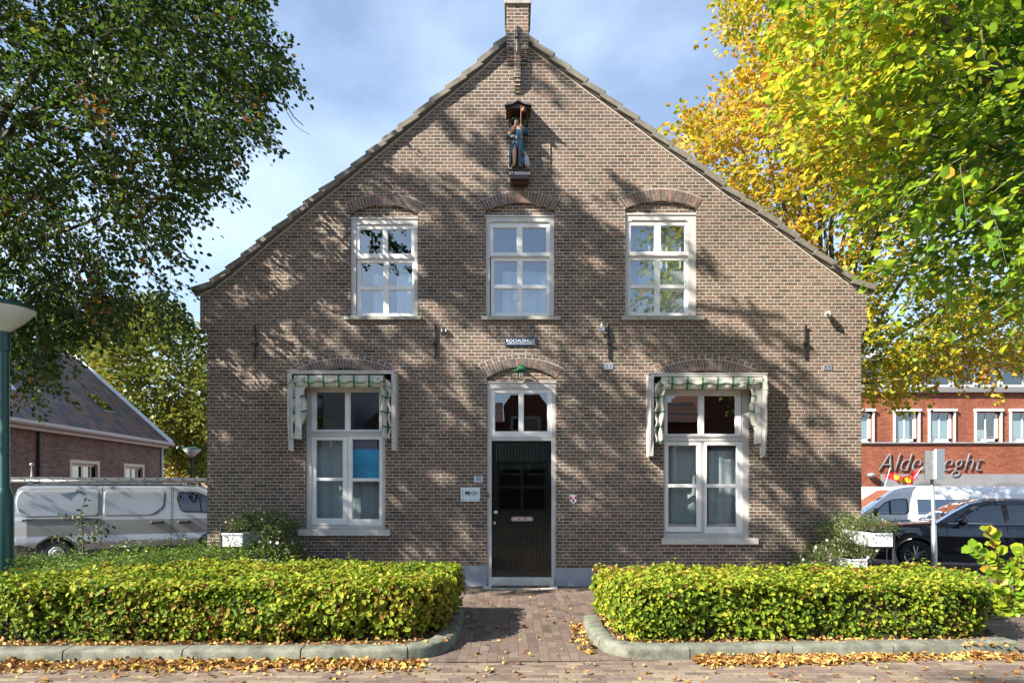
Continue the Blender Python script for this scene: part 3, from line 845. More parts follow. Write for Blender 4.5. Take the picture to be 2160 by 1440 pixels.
# verge tiles
TL = [(406, 609), (445, 592), (478, 567), (510, 540), (542, 512.5), (575, 484), (608, 458), (641, 431), (674, 404), (707, 379), (740, 352), (772, 325), (805.6, 297.5), (839, 270), (872.7, 243), (905.6, 214), (939, 187), (973, 160), (1006.7, 132), (1040, 99.6), (1073, 73)]
TR = [(1845, 603.5), (1801.7, 586), (1763, 556.7), (1723.5, 528.5), (1686, 500), (1648.5, 472), (1609, 442), (1571.5, 417), (1532, 390), (1496, 361), (1459, 334), (1422, 306.7), (1385.6, 280), (1349.6, 252), (1312.7, 225.6), (1277, 199), (1241, 173), (1205.6, 145.6), (1170.7, 120), (1136, 93), (1103, 68)]
mb = MB(); bd = MB(); mo = MB()
for T_, sg in ((TL, 1), (TR, -1)):
    for i in range(len(T_) - 1):
        lo, hi = Vector(f10(T_[i])), Vector(f10(T_[i + 1]))
        t = (hi - lo).normalized(); nin = Vector((t.y, -t.x)) * sg      # points into the wall
        ov = .035
        A, B = lo, hi + t * ov + nin * .042
        th = .085
        jy = random.uniform(-.006, .006); ja = random.uniform(-.004, .004)
        q = [A + nin * ja, B, B + nin * th, A + nin * (th + .008)]
        mb.prism([tuple(v) for v in q], -.085 + jy, .01)
        q2 = [A + nin * ja, B, B + nin * .018, A + nin * .02]
        mb.prism([tuple(v) for v in q2], .01, .42)
        mo.prism([tuple(lo + nin * .125), tuple(hi + nin * .125), tuple(hi + nin * .15), tuple(lo + nin * .15)], -.006, .02)
        bd.prism([tuple(lo + nin * .075), tuple(hi + nin * .075), tuple(hi + nin * .128), tuple(lo + nin * .128)], -.04, .02)
mb.build('verge_tiles', M['tile'], house, bevel=.008)
bd.build('verge_board', M['wood'], house)
mo.build('verge_mortar', M['mortar'], house)
# roof slopes behind the verge
mb = MB()
pl_ = [f10((p[0], p[1] + 8)) for p in TL[:-1]] + [f10((1097, 66))] + [f10((p[0], p[1] + 8)) for p in TR[:-1][::-1]]
for a, b in zip(pl_, pl_[1:]): mb.add([(a[0], .4, a[1]), (b[0], .4, b[1]), (b[0], BK + .3, b[1]), (a[0], BK + .3, a[1])], [(0, 1, 2, 3)])
mb.build('roof', M['tiled'], house)
# chimney pier on the gable
mb = MB()
boxpx(mb, 1068.3, 20, 1114, 112.5, -.095, .34)
for k, (ya, yb, pr) in enumerate(((112.5, 119, .075), (119, 125.5, .055), (125.5, 132, .038), (132, 138, .02))):
    boxpx(mb, 1069 + k * .4, ya, 1083.5, yb, -pr, .02); boxpx(mb, 1098, ya, 1112 - k * .4, yb, -pr, .02)
boxpx(mb, 1083.8, 112.5, 1098, 171, -.10, .02)
for k, (ya, yb, pr) in enumerate(((171, 178, .085), (178, 185, .065), (185, 191, .045), (191, 197, .025))): boxpx(mb, 1084.5, ya, 1097.6, yb, -pr, .02)
ch = mb.build('chimney', M['brick'], house)
mb = MB(); boxpx(mb, 1064, 10, 1120, 20.3, -.13, .5); mb.build('chimney_cap', M['sill'], ch, bevel=.008)
mb = MB(); boxpx(mb, 1065.5, 20.3, 1117.5, 74, .34, .9); mb.build('chimney_stack', M['brick'], ch)
mb = MB(); mb.tube([(px(1090.5), -.125, pz(63)), (px(1090.5), -.125, pz(122))], .017, 6); mb.box(px(1087), px(1094), -.15, -.09, pz(93), pz(90)); mb.build('wall_anchor', M['blackm'], house)
# wall anchors
for x in (539, 919, 1284, 1698):
    mb = MB(); mb.box(px(x - 2.1), px(x + 2.1), -.035, -.008, pz(757), pz(690))
    mb.box(px(x - 4.4), px(x + 4.4), -.062, -.0, pz(728), pz(722)); mb.tube([(px(x - 4), -.06, pz(725)), (px(x + 4), -.06, pz(725))], .012, 6)
    mb.tube([(px(x), -.02, pz(692)), (px(x), -.05, pz(687))], .018, 6)
    mb.build('wall_anchor', M['blackm'], house, bevel=.004)
for x, y in ((1284, 773), (1745, 775)):
    mb = MB(); boxpx(mb, x - 9, y - 5.5, x + 9, y + 5.5, -.012, .01)
    for s_ in (-1, 1):
        for k in range(4): boxpx(mb, x + s_ * 4 - 2.6, y - 4 + k * 2.1, x + s_ * 4 + 2.6, y - 3.1 + k * 2.1, -.0135, -.011, 1)
    mb.build('vent', [M['alu'], M['blackm']], house, bevel=.002)
mb = MB(); boxpx(mb, 1026.5, 1040, 1031.5, 1048, .008, .03); mb.lathe([(.008, 0), (.006, .006), (.001, .007)], (px(1029.3), .008, pz(1044)), 10, 'y', 1); mb.build('doorbell', [M['plastic'], M['signw']], house)
# rooms
mb = MB()
Lx, Rx = px(440), px(1812)
mb.box(Lx, Rx, .17, 6, 3.38, 3.6)
mb.add([(Lx, 6, 0), (Rx, 6, 0), (Rx, 6, 8), (Lx, 6, 8)], [(0, 1, 2, 3)])
for xx in (px(985), px(1215)): mb.box(xx, xx + .08, .17, 6, 0, 6.2)
mb.add([(Lx, .17, .06), (Rx, .17, .06), (Rx, 6, .06), (Lx, 6, .06)], [(0, 1, 2, 3)], 1)
mb.build('interior_rooms', [M['darkroom'], M['floorin']], house)

# ================================================================ THINGS ON THE FACADE
def stripe_mat(name):
    m = bpy.data.materials.new(name); m.use_nodes = True; nt = m.node_tree; nb = NB(nt); p = nt.nodes['Principled BSDF']
    a = nt.nodes.new('ShaderNodeAttribute'); a.attribute_name = 'run'
    f = nb.m('FRACT', nb.m('DIVIDE', a.outputs['Fac'], .24))
    r = ramp(nt, [(0, (.012, .10, .055)), (.15, (.46, .44, .36)), (.19, (.30, .42, .38)), (.34, (.40, .47, .42)), (.37, (.55, .53, .46)), (.40, (.42, .45, .38)), (.43, (.56, .53, .45)), (.80, (.50, .46, .38)), (.83, (.33, .40, .32)), (.86, (.54, .51, .43))], 'CONSTANT')
    nt.links.new(f, r.inputs[0]); 
    n = nt.nodes.new('ShaderNodeTexNoise'); n.inputs['Scale'].default_value = 7; n.inputs['Detail'].default_value = 4
    g = nt.nodes.new('ShaderNodeNewGeometry'); nt.links.new(g.outputs['Position'], n.inputs['Vector'])
    nt.links.new(nb.mixc(nb.m('MULTIPLY', n.outputs['Fac'], .35), r.outputs[0], (.28, .30, .20)), p.inputs['Base Color'])
    p.inputs['Roughness'].default_value = .85
    return m
M['stripe'] = stripe_mat('striped_awning_cloth')
M['brownarm'] = mat('brown_awning_tube', (.11, .055, .04), .45)
def cloth(name, grid, parent, mtl=None):
    """grid: rows of (co, run)"""
    V, Rn, Fs = [], [], []; n = len(grid[0])
    for row in grid:
        for co, r_ in row: V.append(tuple(co)); Rn.append(r_)
    for j in range(len(grid) - 1):
        for i in range(n - 1): Fs.append((j * n + i, j * n + i + 1, (j + 1) * n + i + 1, (j + 1) * n + i))
    me = bpy.data.meshes.new(name); me.from_pydata(V, [], Fs); me.materials.append(mtl or M['stripe'])
    at = me.attributes.new('run', 'FLOAT', 'POINT'); at.data.foreach_set('value', Rn)
    me.polygons.foreach_set('use_smooth', [True] * len(Fs)); me.update()
    o = bpy.data.objects.new(name, me); COL.objects.link(o)
    s_ = o.modifiers.new('solid', 'SOLIDIFY'); s_.thickness = .003
    put(o, parent); return o
def awning(x0, x1, top, bot, fx0, fx1, fy0, fbot, label, wide):
    """x0..x1 outer box, fx0..fx1 folded cloth (all px on a plane 0.25 m before the wall)"""
    DD = 9.75; P = lambda x: px(x, DD); Q = lambda y: pz(y, DD)
    root = thing('window_awning', label, 'awning', (px((x0 + x1) / 2), 0, pz(bot)), 'striped awnings over the ground floor windows')
    mb = MB()
    mb.box(P(x0) - .01, P(x1) + .01, -.26, 0, Q(top + 2.2), Q(top))
    mb.box(P(x0), P(x1), -.25, -.225, Q(top + 7), Q(top + 2.2))
    for s_, xx in ((1, x0), (-1, x1)):
        xa = P(xx); xb = P(xx) + s_ * .022
        mb.v and None
        o = len(mb.v)
        prof = [(-.25, Q(top + 2.2)), (-.25, Q(bot - 60)), (-.19, Q(bot)), (-.04, Q(bot + 2)), (0, Q(bot - 40)), (0, Q(top + 2.2))]
        vs = [(xa, y, z) for y, z in prof] + [(xb, y, z) for y, z in prof]; n = len(prof)
        mb.add(vs, [tuple(range(n)), tuple(range(2 * n - 1, n - 1, -1))] + [(i, (i + 1) % n, (i + 1) % n + n, i + n) for i in range(n)])
        # narrow board facing the street
        vs = [(xa, -.252, Q(top + 6)), (xa + s_ * .07, -.252, Q(top + 6)), (xa + s_ * .075, -.19, Q(bot)), (xa + s_ * .02, -.195, Q(bot))]
        mb.add(vs, [(0, 1, 2, 3)]); mb.add([(v[0], v[1] + .02, v[2]) for v in vs], [(0, 1, 2, 3)])
    mb.build('awning_box', M['cream'], root, bevel=.003)
    # arms: a U of tube folded flat
    mb = MB()
    yf = -.17
    mb.tube([(P(fx0 + 4), -.05, Q(fbot)), (P(fx0 + 4), yf, Q(fbot - 10)), (P(fx0 + 4), yf, Q(fy0 + 16)), (P(fx0 + 10), yf, Q(fy0 + 3)), (P(fx1 - 10), yf, Q(fy0 + 3)), (P(fx1 - 4), yf, Q(fy0 + 16)), (P(fx1 - 4), yf, Q(fbot - 10)), (P(fx1 - 4), -.05, Q(fbot))], .014, 8)
    mb.tube([(P(fx0 + 2), -.04, Q(top + 9)), (P(fx1 - 2), -.04, Q(top + 9))], .022, 8)
    mb.build('awning_arm', M['brownarm'], root, smooth=True)
    mb = MB(); mb.box(P(wide), P(wide + 13), -.215, -.200, Q(fbot), Q(fy0 + 22)); mb.box(P(wide) + .02, P(wide + 13) - .02, -.20, -.12, Q(fbot), Q(fy0 + 30)); mb.build('guide_post', M['cream'], root, bevel=.002)
    # rolled cloth across, with a scalloped valance hanging before it
    n = 120; h1 = 23
    rows = []
    for j in range(9):
        a = math.pi * (-.15 + 1.25 * j / 8); row = []
        for i in range(n + 1):
            t = i / n; x = fx0 + 12 + (fx1 - fx0 - 24) * t; sag = 2.0 * math.sin(math.pi * t)
            wob = .008 * math.sin(t * 40) + .006 * math.sin(t * 17 + 1)
            y = yf - .02 - .055 * math.sin(a) - wob; z = Q(fy0 + h1 * .5 + sag * .5) + (Q(0) - Q(h1 * .5)) * math.cos(a)
            row.append((Vector((P(x), y, z)), P(x) + 3))
        rows.append(row)
    cloth('awning_cloth', rows, root)
    rows = []
    for j in range(5):
        row = []
        for i in range(n + 1):
            t = i / n; x = fx0 + 8 + (fx1 - fx0 - 16) * t
            ln = 14.5 + 2.2 * math.cos(t * 2 * math.pi * 5.5); edge = min(t, 1 - t) * n
            row.append((Vector((P(x), yf - .085 - .006 * math.sin(t * 25 + j), Q(fy0 + .5 + ln * j / 4 - (1 if 1 else 0)))), P(x) + 3))
        rows.append(row)
    cloth('valance', rows, root)
    mb = MB()                                                        # dark piping along the scallops
    mb.tube([(P(fx0 + 8 + (fx1 - fx0 - 16) * i / n), yf - .092 - .006 * math.sin(i / n * 25 + 4), Q(fy0 - .5 + 14.5 + 2.2 * math.cos(i / n * 2 * math.pi * 5.5))) for i in range(n + 1)], .004, 5)
    mb.build('piping', M['greend'], root)
    for side in (0, 1):
        xc = fx0 if side == 0 else fx1; s_ = 1 if side == 0 else -1
        big = (wide < (x0 + x1) / 2) == (side == 0)
        wpx = 40 if big else 22
        rows = []
        m_ = 26
        for j in range(m_ + 1):
            t = j / m_; row = []
            yy = fy0 + 10 + (fbot - fy0 - 10) * t
            for i in range(15):
                u = i / 14
                wd = wpx * (1 - .42 * t) * (1 - .15 * math.sin(t * 9)) if big else wpx * (1 - .2 * t) * (1 + .12 * math.sin(t * 14 + 1))
                inner = xc + s_ * (-3 + wd * u)
                outer_w = (2.5 * math.sin(t * 22)) * (1 - u)
                fold = .035 * math.sin(u * 9 + t * 1.5) * (1 - .4 * t) + .012 * math.sin(t * 20 + u * 4)
                row.append((Vector((P(inner + outer_w * s_), yf - .02 - fold, Q(yy + 3 * math.sin(u * 3) * (1 - t)))), -P(0) + (yy + u * 4) * DD / F + 1))
            rows.append(row)
        cloth('side_drape', rows, root)
        # gathered corner
        rows = []
        for j in range(10):
            t = j / 9; row = []
            for i in range(12):
                u = i / 11
                x = xc + s_ * ((30 if big else 24) * u - 5 * (1 - u)); y = fy0 + 2 + (1 - u) ** 2 * 14 + t * (22 - 6 * u)
                row.append((Vector((P(x), yf - .09 + .05 * t - .03 * math.sin(u * 7 + t * 2), Q(y))), P(x) + .3 * t + 3))
            rows.append(row)
        cloth('side_drape', rows, root)
    return root
awning(606, 834.5, 781, 949, 612, 820, 792, 925, 'green and white striped awning folded over the left window with the blue poster', 621)
awning(1370, 1618, 786.5, 961, 1386, 1616, 796, 935, 'green and white striped awning folded over the right ground floor window', 1595)

# wall lamp
root = thing('wall_lamp', 'green enamel wall lamp with a glass jar above the front door', 'lamp', (px(1099), 0, pz(785)))
c_ = (px(1099, 9.83), -.17, pz(784, 9.83))
mb = MB(); mb.lathe([(.158, -.0), (.155, .012), (.06, .05), (.045, .085), (.02, .09)], c_, 36); mb.build('lamp_shade', M['greend'], root, smooth=True)
mb = MB(); mb.lathe([(.02, -.14), (.045, -.125), (.05, -.10), (.052, -.01), (.05, 0)], c_, 24); mb.build('glass_jar', M['jar'], root, smooth=True)
mb = MB(); mb.lathe([(.005, -.095), (.026, -.08), (.03, -.055), (.018, -.02), (.016, 0)], c_, 16); mb.build('bulb', M['bulb'], root, smooth=True)
mb = MB(); mb.tube([(c_[0], .0, c_[2] + .1), (c_[0], -.1, c_[2] + .12), (c_[0], -.17, c_[2] + .085)], .014, 8); mb.box(c_[0] - .04, c_[0] + .04, -.02, 0, c_[2] + .05, c_[2] + .15); mb.build('bracket', M['greend'], root)

# plates and signs
mb = MB(); mb.prism([f10(p) for p in rc(1065, 713, 1131.5, 729.5)], -.03, -.002)
for x, y in ((1067, 714.5), (1129.5, 714.5), (1067, 728), (1129.5, 728)): mb.lathe([(.006, 0), (.005, .003)], (px(x), -.031, pz(y)), 8, 'y', 1)
s1 = tag(mb.build('name_plate', [M['navy'], M['steel']], bevel=.004), 'dark blue enamel plate with ROCHUSHUIS in white capitals above the door arch', 'sign')
text('ROCHUSHUIS', .076, (px(1098), -.032, pz(719.7)), M['letterw'], parent=s1, sx=.97, bold=.0, space=1.04)
text('ENTREE VAN HET VOORMALIGE GASTHUIS', .027, (px(1099), -.032, pz(725.9)), M['letterw'], parent=s1, sx=.86, bold=.0004)
mb = MB(); mb.prism([f10(p) for p in rc(1000, 1004, 1018.7, 1016.6)], -.012, -.001)
s2 = tag(mb.build('house_number', M['signw'], bevel=.002), 'small white plate with the blue house number 30 left of the door', 'sign')
text('30', .098, (px(1009.5), -.014, pz(1010.3)), M['signb'], parent=s2, sx=1.05, bold=.001, space=1.08)
mb = MB(); mb.prism([f10(p) for p in rc(972, 1028, 1012.5, 1057)], -.022, -.002)
s3 = tag(mb.build('company_sign', M['signw'], bevel=.002), 'white sign with black and green MyTEPS lettering below the house number', 'sign')
text('My', .088, (px(986.5), -.0235, pz(1039.5)), M['ink'], parent=s3, sx=.9, shear=.3, bold=.002)
text('TEPS', .058, (px(1000.8), -.0235, pz(1039.6)), M['inkg'], parent=s3, sx=.92, bold=.001)
text('ENERGY', .021, (px(1001), -.0235, pz(1044.5)), M['inkgrey'], parent=s3, bold=.0003)
for x, s_, m_ in ((976.5, 'BW', 'ink'), (984, 'grvs', 'inkgrey'), (992.5, 'TR', 'red'), (1000.5, 'vnbs', 'inkgrey'), (1009, 'iso', 'signb')):
    text(s_, .022, (px(x), -.0235, pz(1052.6)), M[m_], parent=s3, bold=.0005)
mb = MB(); an = [math.radians(a) for a in range(115, 292, 8)]
pts = [(px(983) + .062 * math.cos(a), -.0235, pz(1039.5) + .062 * math.sin(a)) for a in an]
mb.tube(pts, [.001 + .0045 * math.sin(math.pi * i / (len(pts) - 1)) for i in range(len(pts))], 6); mb.build('green_swoosh', M['inkg'], s3)
# heritage shield
sh = [(1201.6, 1043), (1217.2, 1043), (1217, 1055), (1209.4, 1062.6), (1201.8, 1055)]
mb = MB(); mb.prism([f10(p) for p in sh], -.014, -.001, 0)
cx_, cy_ = 1209.4, 1049.7
for tri in ([(1202.4, 1044.8), (1202.4, 1054.6), (1208.6, 1049.7)], [(1216.4, 1044.8), (1210.2, 1049.7), (1216.4, 1054.6)]): mb.prism([f10(p) for p in tri], -.0155, -.013, 1)
mb.prism([f10(p) for p in [(1207.4, 1052.6), (1208.6, 1051.8), (1210.2, 1051.8), (1211.4, 1052.6), (1211.4, 1058), (1207.4, 1058)]], -.0157, -.013, 2)
tag(mb.build('heritage_shield', [M['signw'], M['red'], M['brownp']]), 'small red and white monument shield on the brick right of the door', 'sign')

# camera and small fittings
root = thing('security_camera', 'white round security camera high on the right part of the facade', 'camera', (px(1740), 0, pz(667)))
mb = MB(); mb.lathe([(.035, 0), (.04, .02), (.03, .06)], (px(1746), 0, pz(664.5)), 16, 'y'); mb.build('mount', M['whiteplastic'], root, smooth=True)
mb = MB(); a = Vector((px(1746), -.06, pz(665))); b = Vector((px(1735), -.16, pz(668.5)))
mb.tube([a, a.lerp(b, .25), a.lerp(b, .6), a.lerp(b, .92), b], [.03, .05, .052, .045, .03], 16); mb.build('camera_head', M['whiteplastic'], root, smooth=True)
mb = MB(); mb.tube([b, b + (b - a).normalized() * .006], .026, 14); mb.build('lens', M['plastic'], root)
root = thing('cable_bracket', 'white and brown cable insulator beside the second wall anchor', 'bracket', (px(937), 0, pz(695)))
mb = MB(); mb.box(px(933.5), px(940.5), -.06, -.0, pz(700), pz(692)); mb.build('bracket_box', M['brownp'], root, bevel=.006)
for x in (932.6, 941.4):
    mb = MB(); mb.lathe([(.012, 0), (.016, .02), (.01, .05)], (px(x), -.05, pz(702)), 10); mb.build('insulator', M['whiteplastic'], root, smooth=True)
root = thing('lamp_bracket', 'grey galvanised bracket fixed beside the top of the third wall anchor', 'bracket', (px(1270), 0, pz(698)))
mb = MB(); mb.tube([(px(1267.5), -.08, pz(699)), (px(1268.5), -.08, pz(684))], .022, 12); mb.lathe([(.03, 0), (.03, .012)], (px(1268.5), -.08, pz(684)), 12); mb.build('pin', M['galv'], root, smooth=True)
mb = MB(); mb.box(px(1262.5), px(1274), -.11, -.04, pz(702), pz(694)); mb.build('clamp', M['galv'], root, bevel=.008)
mb = MB(); mb.box(px(1274), px(1282), -.07, -.03, pz(700), pz(694.5)); mb.build('arm', M['blackm'], root, bevel=.004)

# ================================================================ STATUE
root = thing('saint_statue', 'painted statue of a pilgrim in blue robe with staff, under a small slate canopy', 'statue', (px(1092), -.16, pz(358)))
B = Vector((px(1091.5, 9.885), -.125, pz(358.5, 9.885)))
mb = MB(); xa, xb = px(1076.5, 9.8), px(1115.5, 9.8); zt_, zb_ = pz(359.5, 9.76), pz(377, 9.76)
mb.prism([(xa, zb_), (xb, zb_), (xb + .01, zt_), (xa - .01, zt_)], -.235, 0)
mb.box(xa - .02, xb + .02, -.25, 0, zt_, zt_ + .018)
mb.prism([(xa + .03, zb_ - .03), (xb - .03, zb_ - .03), (xb - .01, zb_), (xa + .01, zb_)], -.17, 0)
con = mb.build('console', M['brownp'], root, bevel=.005)
text('ST ROCHUS', .062, (px(1096.2, 9.76), -.238, zt_ - .045), M['letterw'], parent=con, sx=1.0, bold=.0012)
mb = MB()                                                           # canopy with a flat dark soffit
xa, xb = px(1067.5, 9.9), px(1118.5, 9.9); zs_ = pz(250); xm = (xa + xb) / 2
mb.box(xa, xb, -.27, 0, zs_, zs_ + .03, 0)
for s_ in (1, -1):
    xo = xa if s_ == 1 else xb
    mb.add([(xo - s_ * .02, -.30, zs_ + .02), (xm, -.30, zs_ + .095), (xm, -.0, zs_ + .30), (xo - s_ * .02, 0, zs_ + .17)], [(0, 1, 2, 3)], 1)
    mb.add([(xo, -.27, zs_ + .03), (xm, -.27, zs_ + .03), (xm, -.27, zs_ + .09)], [(0, 1, 2)], 0)
    mb.add([(xo, -.27, zs_ + .03), (xo, 0, zs_ + .03), (xo, 0, zs_ + .17)], [(0, 1, 2)], 0)
    mb.tube([(xo - s_ * .02, -.305, zs_ + .03), ((xo + xm) / 2, -.305, zs_ + .05), (xm, -.305, zs_ + .105)], .014, 6, 1)
cn = mb.build('canopy', [M['brownp'], M['slate']], root)
for x in (xa + .05, xb - .05):
    mb = MB(); mb.tube([(x, -.22, zs_), (x, -.1, zs_ - .10), (x, -.0, zs_ - .14)], .010, 6); mb.build('bracket', M['brownp'], cn)
def skin_obj(name, verts, edges, radii, mtl, parent, sub=2, rootv=0):
    me = bpy.data.meshes.new(name); me.from_pydata(verts, edges, []); me.materials.append(mtl)
    o = bpy.data.objects.new(name, me); COL.objects.link(o)
    o.modifiers.new('skin', 'SKIN').use_smooth_shade = True
    sv = me.skin_vertices[0].data
    for i, r_ in enumerate(radii):
        sv[i].radius = (r_, r_) if isinstance(r_, (int, float)) else r_; sv[i].use_root = (i == rootv)
    s_ = o.modifiers.new('sub', 'SUBSURF'); s_.levels = sub; s_.render_levels = sub
    put(o, parent); return o
H = .82
def b_(x, y, z): return tuple(B + Vector((x, y, z)))
vs = [b_(0, 0, .42), b_(0, .0, .55), b_(-.01, .0, .645), b_(-.012, -.01, .70), b_(-.016, -.02, .745), b_(-.018, -.02, .79),       # pelvis..head
      b_(-.10, 0, .63), b_(-.135, -.02, .52), b_(-.075, -.10, .465),                                                        # his right arm, hand at belt
      b_(.09, 0, .635), b_(.135, -.04, .565), b_(.05, -.13, .615),                                                        # his left arm raised to the staff
      b_(-.055, 0, .40), b_(-.05, -.05, .22), b_(-.055, -.01, .045), b_(-.075, -.075, .02),
      b_(.05, 0, .40), b_(.05, -.015, .22), b_(.05, 0, .045), b_(.055, -.07, .02)]
es = [(0, 1), (1, 2), (2, 3), (3, 4), (4, 5), (2, 6), (6, 7), (7, 8), (2, 9), (9, 10), (10, 11), (0, 12), (12, 13), (13, 14), (14, 15), (0, 16), (16, 17), (17, 18), (18, 19)]
rd = [.075, .08, .06, .03, .044, .036, .042, .033, .02, .042, .033, .02, .055, .042, .024, .02, .055, .04, .024, .02]
fig = skin_obj('figure', vs, es, rd, M['skin'], root)
mb = MB()                                                           # face: nose, eyes, moustache and grey beard
h_ = Vector(vs[4]) + Vector((0, -.04, .008))
mb.lathe([(.004, -.016), (.009, -.01), (.004, .012)], (h_.x, h_.y - .006, h_.z), 8)
mb.build('nose', M['skin'], root, smooth=True)
mb = MB()
for s_ in (-1, 1): mb.lathe([(.001, -.005), (.006, 0), (.001, .005)], (h_.x + s_ * .016, h_.y, h_.z + .012), 8)
mb.build('eyes', M['brownp'], root, smooth=True)
mb = MB(); mb.lathe([(.004, -.075), (.018, -.05), (.032, -.025), (.03, -.012)], (h_.x, h_.y + .016, h_.z - .006), 12); mb.build('beard', mat('grey_beard_paint', (.16, .13, .11), .7, noise=.4, nscale=40), root, smooth=True)
mb = MB(); c_ = Vector(vs[5]) + Vector((0, 0, -.01))
mb.lathe([(.096, -.028), (.098, -.01), (.085, .006), (.05, .01), (.048, .03), (.036, .048), (.01, .052)], c_ + Vector((0, .045, .022)), 24); mb.build('hat', M['hatm'], root, smooth=True)
# hands: palm with five curled fingers each
for wr, dx in ((Vector(vs[8]), -1), (Vector(vs[11]), 1)):
    v2, e2, r2 = [tuple(wr), tuple(wr + Vector((.006 * dx, -.018, 0)))], [(0, 1)], [.015, .016]
    for k in range(5):
        n0 = len(v2); o_ = Vector((-.012 + .007 * k, -.022, .012 - .006 * k)) if k < 4 else Vector((.004, -.02, .02))
        v2 += [tuple(wr + o_), tuple(wr + o_ + Vector((.004, -.014 + .002 * k, -.004))), tuple(wr + o_ + Vector((.010, -.012, -.012)))]
        e2 += [(1, n0), (n0, n0 + 1), (n0 + 1, n0 + 2)]; r2 += [.0055, .005, .004]
    skin_obj('hand', v2, e2, r2, M['skin'], fig, 1)
# robe: open skirt over the leg
def robe_mesh():
    mb = MB(); n = 26; lv = [(.60, .088, .06), (.54, .092, .068), (.47, .085, .07), (.42, .095, .078), (.33, .112, .085), (.22, .12, .088), (.10, .125, .09), (.045, .122, .085)]
    vs = []
    for (z, rx, ry) in lv:
        op = .0 if z > .40 else min(.62, (.42 - z) * 2.8)
        for i in range(n + 1):
            a = -math.pi * .62 + op + (2 * math.pi - 2 * op * .9) * i / n
            wv = 1 + (.10 * math.sin(a * 7) if z < .45 else .05 * math.sin(a * 9 + z * 30))
            vs.append(b_(rx * wv * math.cos(a), ry * wv * math.sin(a), z + .012 * math.sin(a * 3)))
    fs = [(j * (n + 1) + i, j * (n + 1) + i + 1, (j + 1) * (n + 1) + i + 1, (j + 1) * (n + 1) + i) for j in range(len(lv) - 1) for i in range(n)]
    mb.add(vs, fs)
    return mb
ro = robe_mesh().build('robe', M['robe'], root, smooth=True); sm = ro.modifiers.new('s', 'SOLIDIFY'); sm.thickness = .008
mb = MB()
for pts_, rr in (([vs[6], vs[7], tuple(Vector(vs[7]).lerp(Vector(vs[8]), .72))], [.05, .048, .036]), ([vs[9], vs[10], tuple(Vector(vs[10]).lerp(Vector(vs[11]), .7))], [.05, .05, .038])): mb.tube(pts_, rr, 12)
mb.tube([b_(-.09, -.045, .46), b_(0, -.085, .45), b_(.09, -.045, .46)], .012, 8)
mb.build('sleeves', M['robe'], root, smooth=True)
mb = MB(); n = 24; vv = []
for (z, rx, ry) in ((.70, .035, .035), (.68, .07, .05), (.645, .118, .07), (.60, .142, .085), (.56, .15, .088)):
    for i in range(n + 1):
        a = -math.pi / 2 + .28 + (2 * math.pi - .56) * i / n
        vv.append(b_(rx * math.cos(a) - .005, ry * math.sin(a), z - (.05 * max(0, -math.cos(a)) if z < .62 else 0) + .006 * math.sin(a * 8)))
mb.add(vv, [(j * (n + 1) + i, j * (n + 1) + i + 1, (j + 1) * (n + 1) + i + 1, (j + 1) * (n + 1) + i) for j in range(4) for i in range(n)])
cp = mb.build('cape', M['cape'], root, smooth=True); sm = cp.modifiers.new('s', 'SOLIDIFY'); sm.thickness = .007
mb = MB()
for x in (-.07, .055): mb.tube([b_(x + .015, .0, .10), b_(x + .012, -.01, .04), b_(x, -.07, .022), b_(x - .004, -.105, .018)], [.032, .033, .028, .014], 12)
mb.build('boots', M['shoe'], root, smooth=True)
mb = MB(); mb.tube([b_(.02, -.16, 0), b_(.045, -.155, .4), b_(.06, -.15, .99)], .0075, 8); mb.build('staff', M['cape'], root)
mb = MB(); mb.lathe([(.006, -.035), (.032, -.02), (.036, 0), (.022, .025), (.012, .035), (.014, .05), (.002, .055)], b_(.092, -.15, .86), 14); mb.build('gourd', mat('gourd_paint', (.26, .11, .05), .5), root, smooth=True)
dv = [b_(.155, -.02, .06), b_(.145, -.05, .14), b_(.135, -.075, .20), b_(.115, -.11, .215), b_(.09, -.12, .205), b_(.13, -.09, .10), b_(.125, -.105, .01), b_(.16, -.09, .10), b_(.162, -.105, .01), b_(.175, -.03, .02), b_(.195, -.0, .015)]
dog = skin_obj('dog', dv, [(0, 1), (1, 2), (2, 3), (3, 4), (1, 5), (5, 6), (1, 7), (7, 8), (0, 9), (9, 10)], [.045, .038, .026, .028, .012, .015, .011, .015, .011, .02, .007], M['dogm'], root, 2)
mb = MB()
for s_ in (-1, 1): mb.tube([b_(.118 + s_ * .02, -.10, .235), b_(.118 + s_ * .032, -.10, .215), b_(.12 + s_ * .03, -.10, .19)], [.008, .01, .003], 6)
mb.tube([b_(.11, -.13, .205), b_(.09, -.145, .195)], [.012, .006], 8)
mb.build('ears', M['cape'], dog, smooth=True)

# ================================================================ BUILDINGS
M['orangebrick'] = brick_mat('orange_brick', [(0, (.17, .05, .028)), (.5, (.245, .07, .038)), (1, (.31, .10, .05))], (.17, .08, .055), blotch=.12, bumpd=.003)
M['oldbrick'] = brick_mat('old_brown_brick', [(0, (.13, .07, .05)), (.5, (.19, .10, .075)), (1, (.25, .15, .11))], (.22, .17, .14), blotch=.35, bumpd=.005, stain=(.27, .21, .17))
M['stone'] = mat('pale_stone_cladding', (.21, .21, .22), .7, noise=.12, nscale=2)
M['greymetal'] = mat('grey_fascia', (.17, .165, .17), .5)
M['whitem'] = mat('white_aluminium', (.66, .67, .68), .4)
M['winglass'] = glass_mat('building_glass', .16, (.25, .28, .28)); M['letter'] = mat('grey_metal_letter', (.24, .25, .27), .5, metal=.3)
DB = 29.0
root = thing('apartment_building', 'orange brick building with white framed windows and silver script lettering, right of the house', 'building', (px(2100, DB), 19, -.5))
X = lambda x: px(x, DB); Z = lambda y: pz(y, DB)
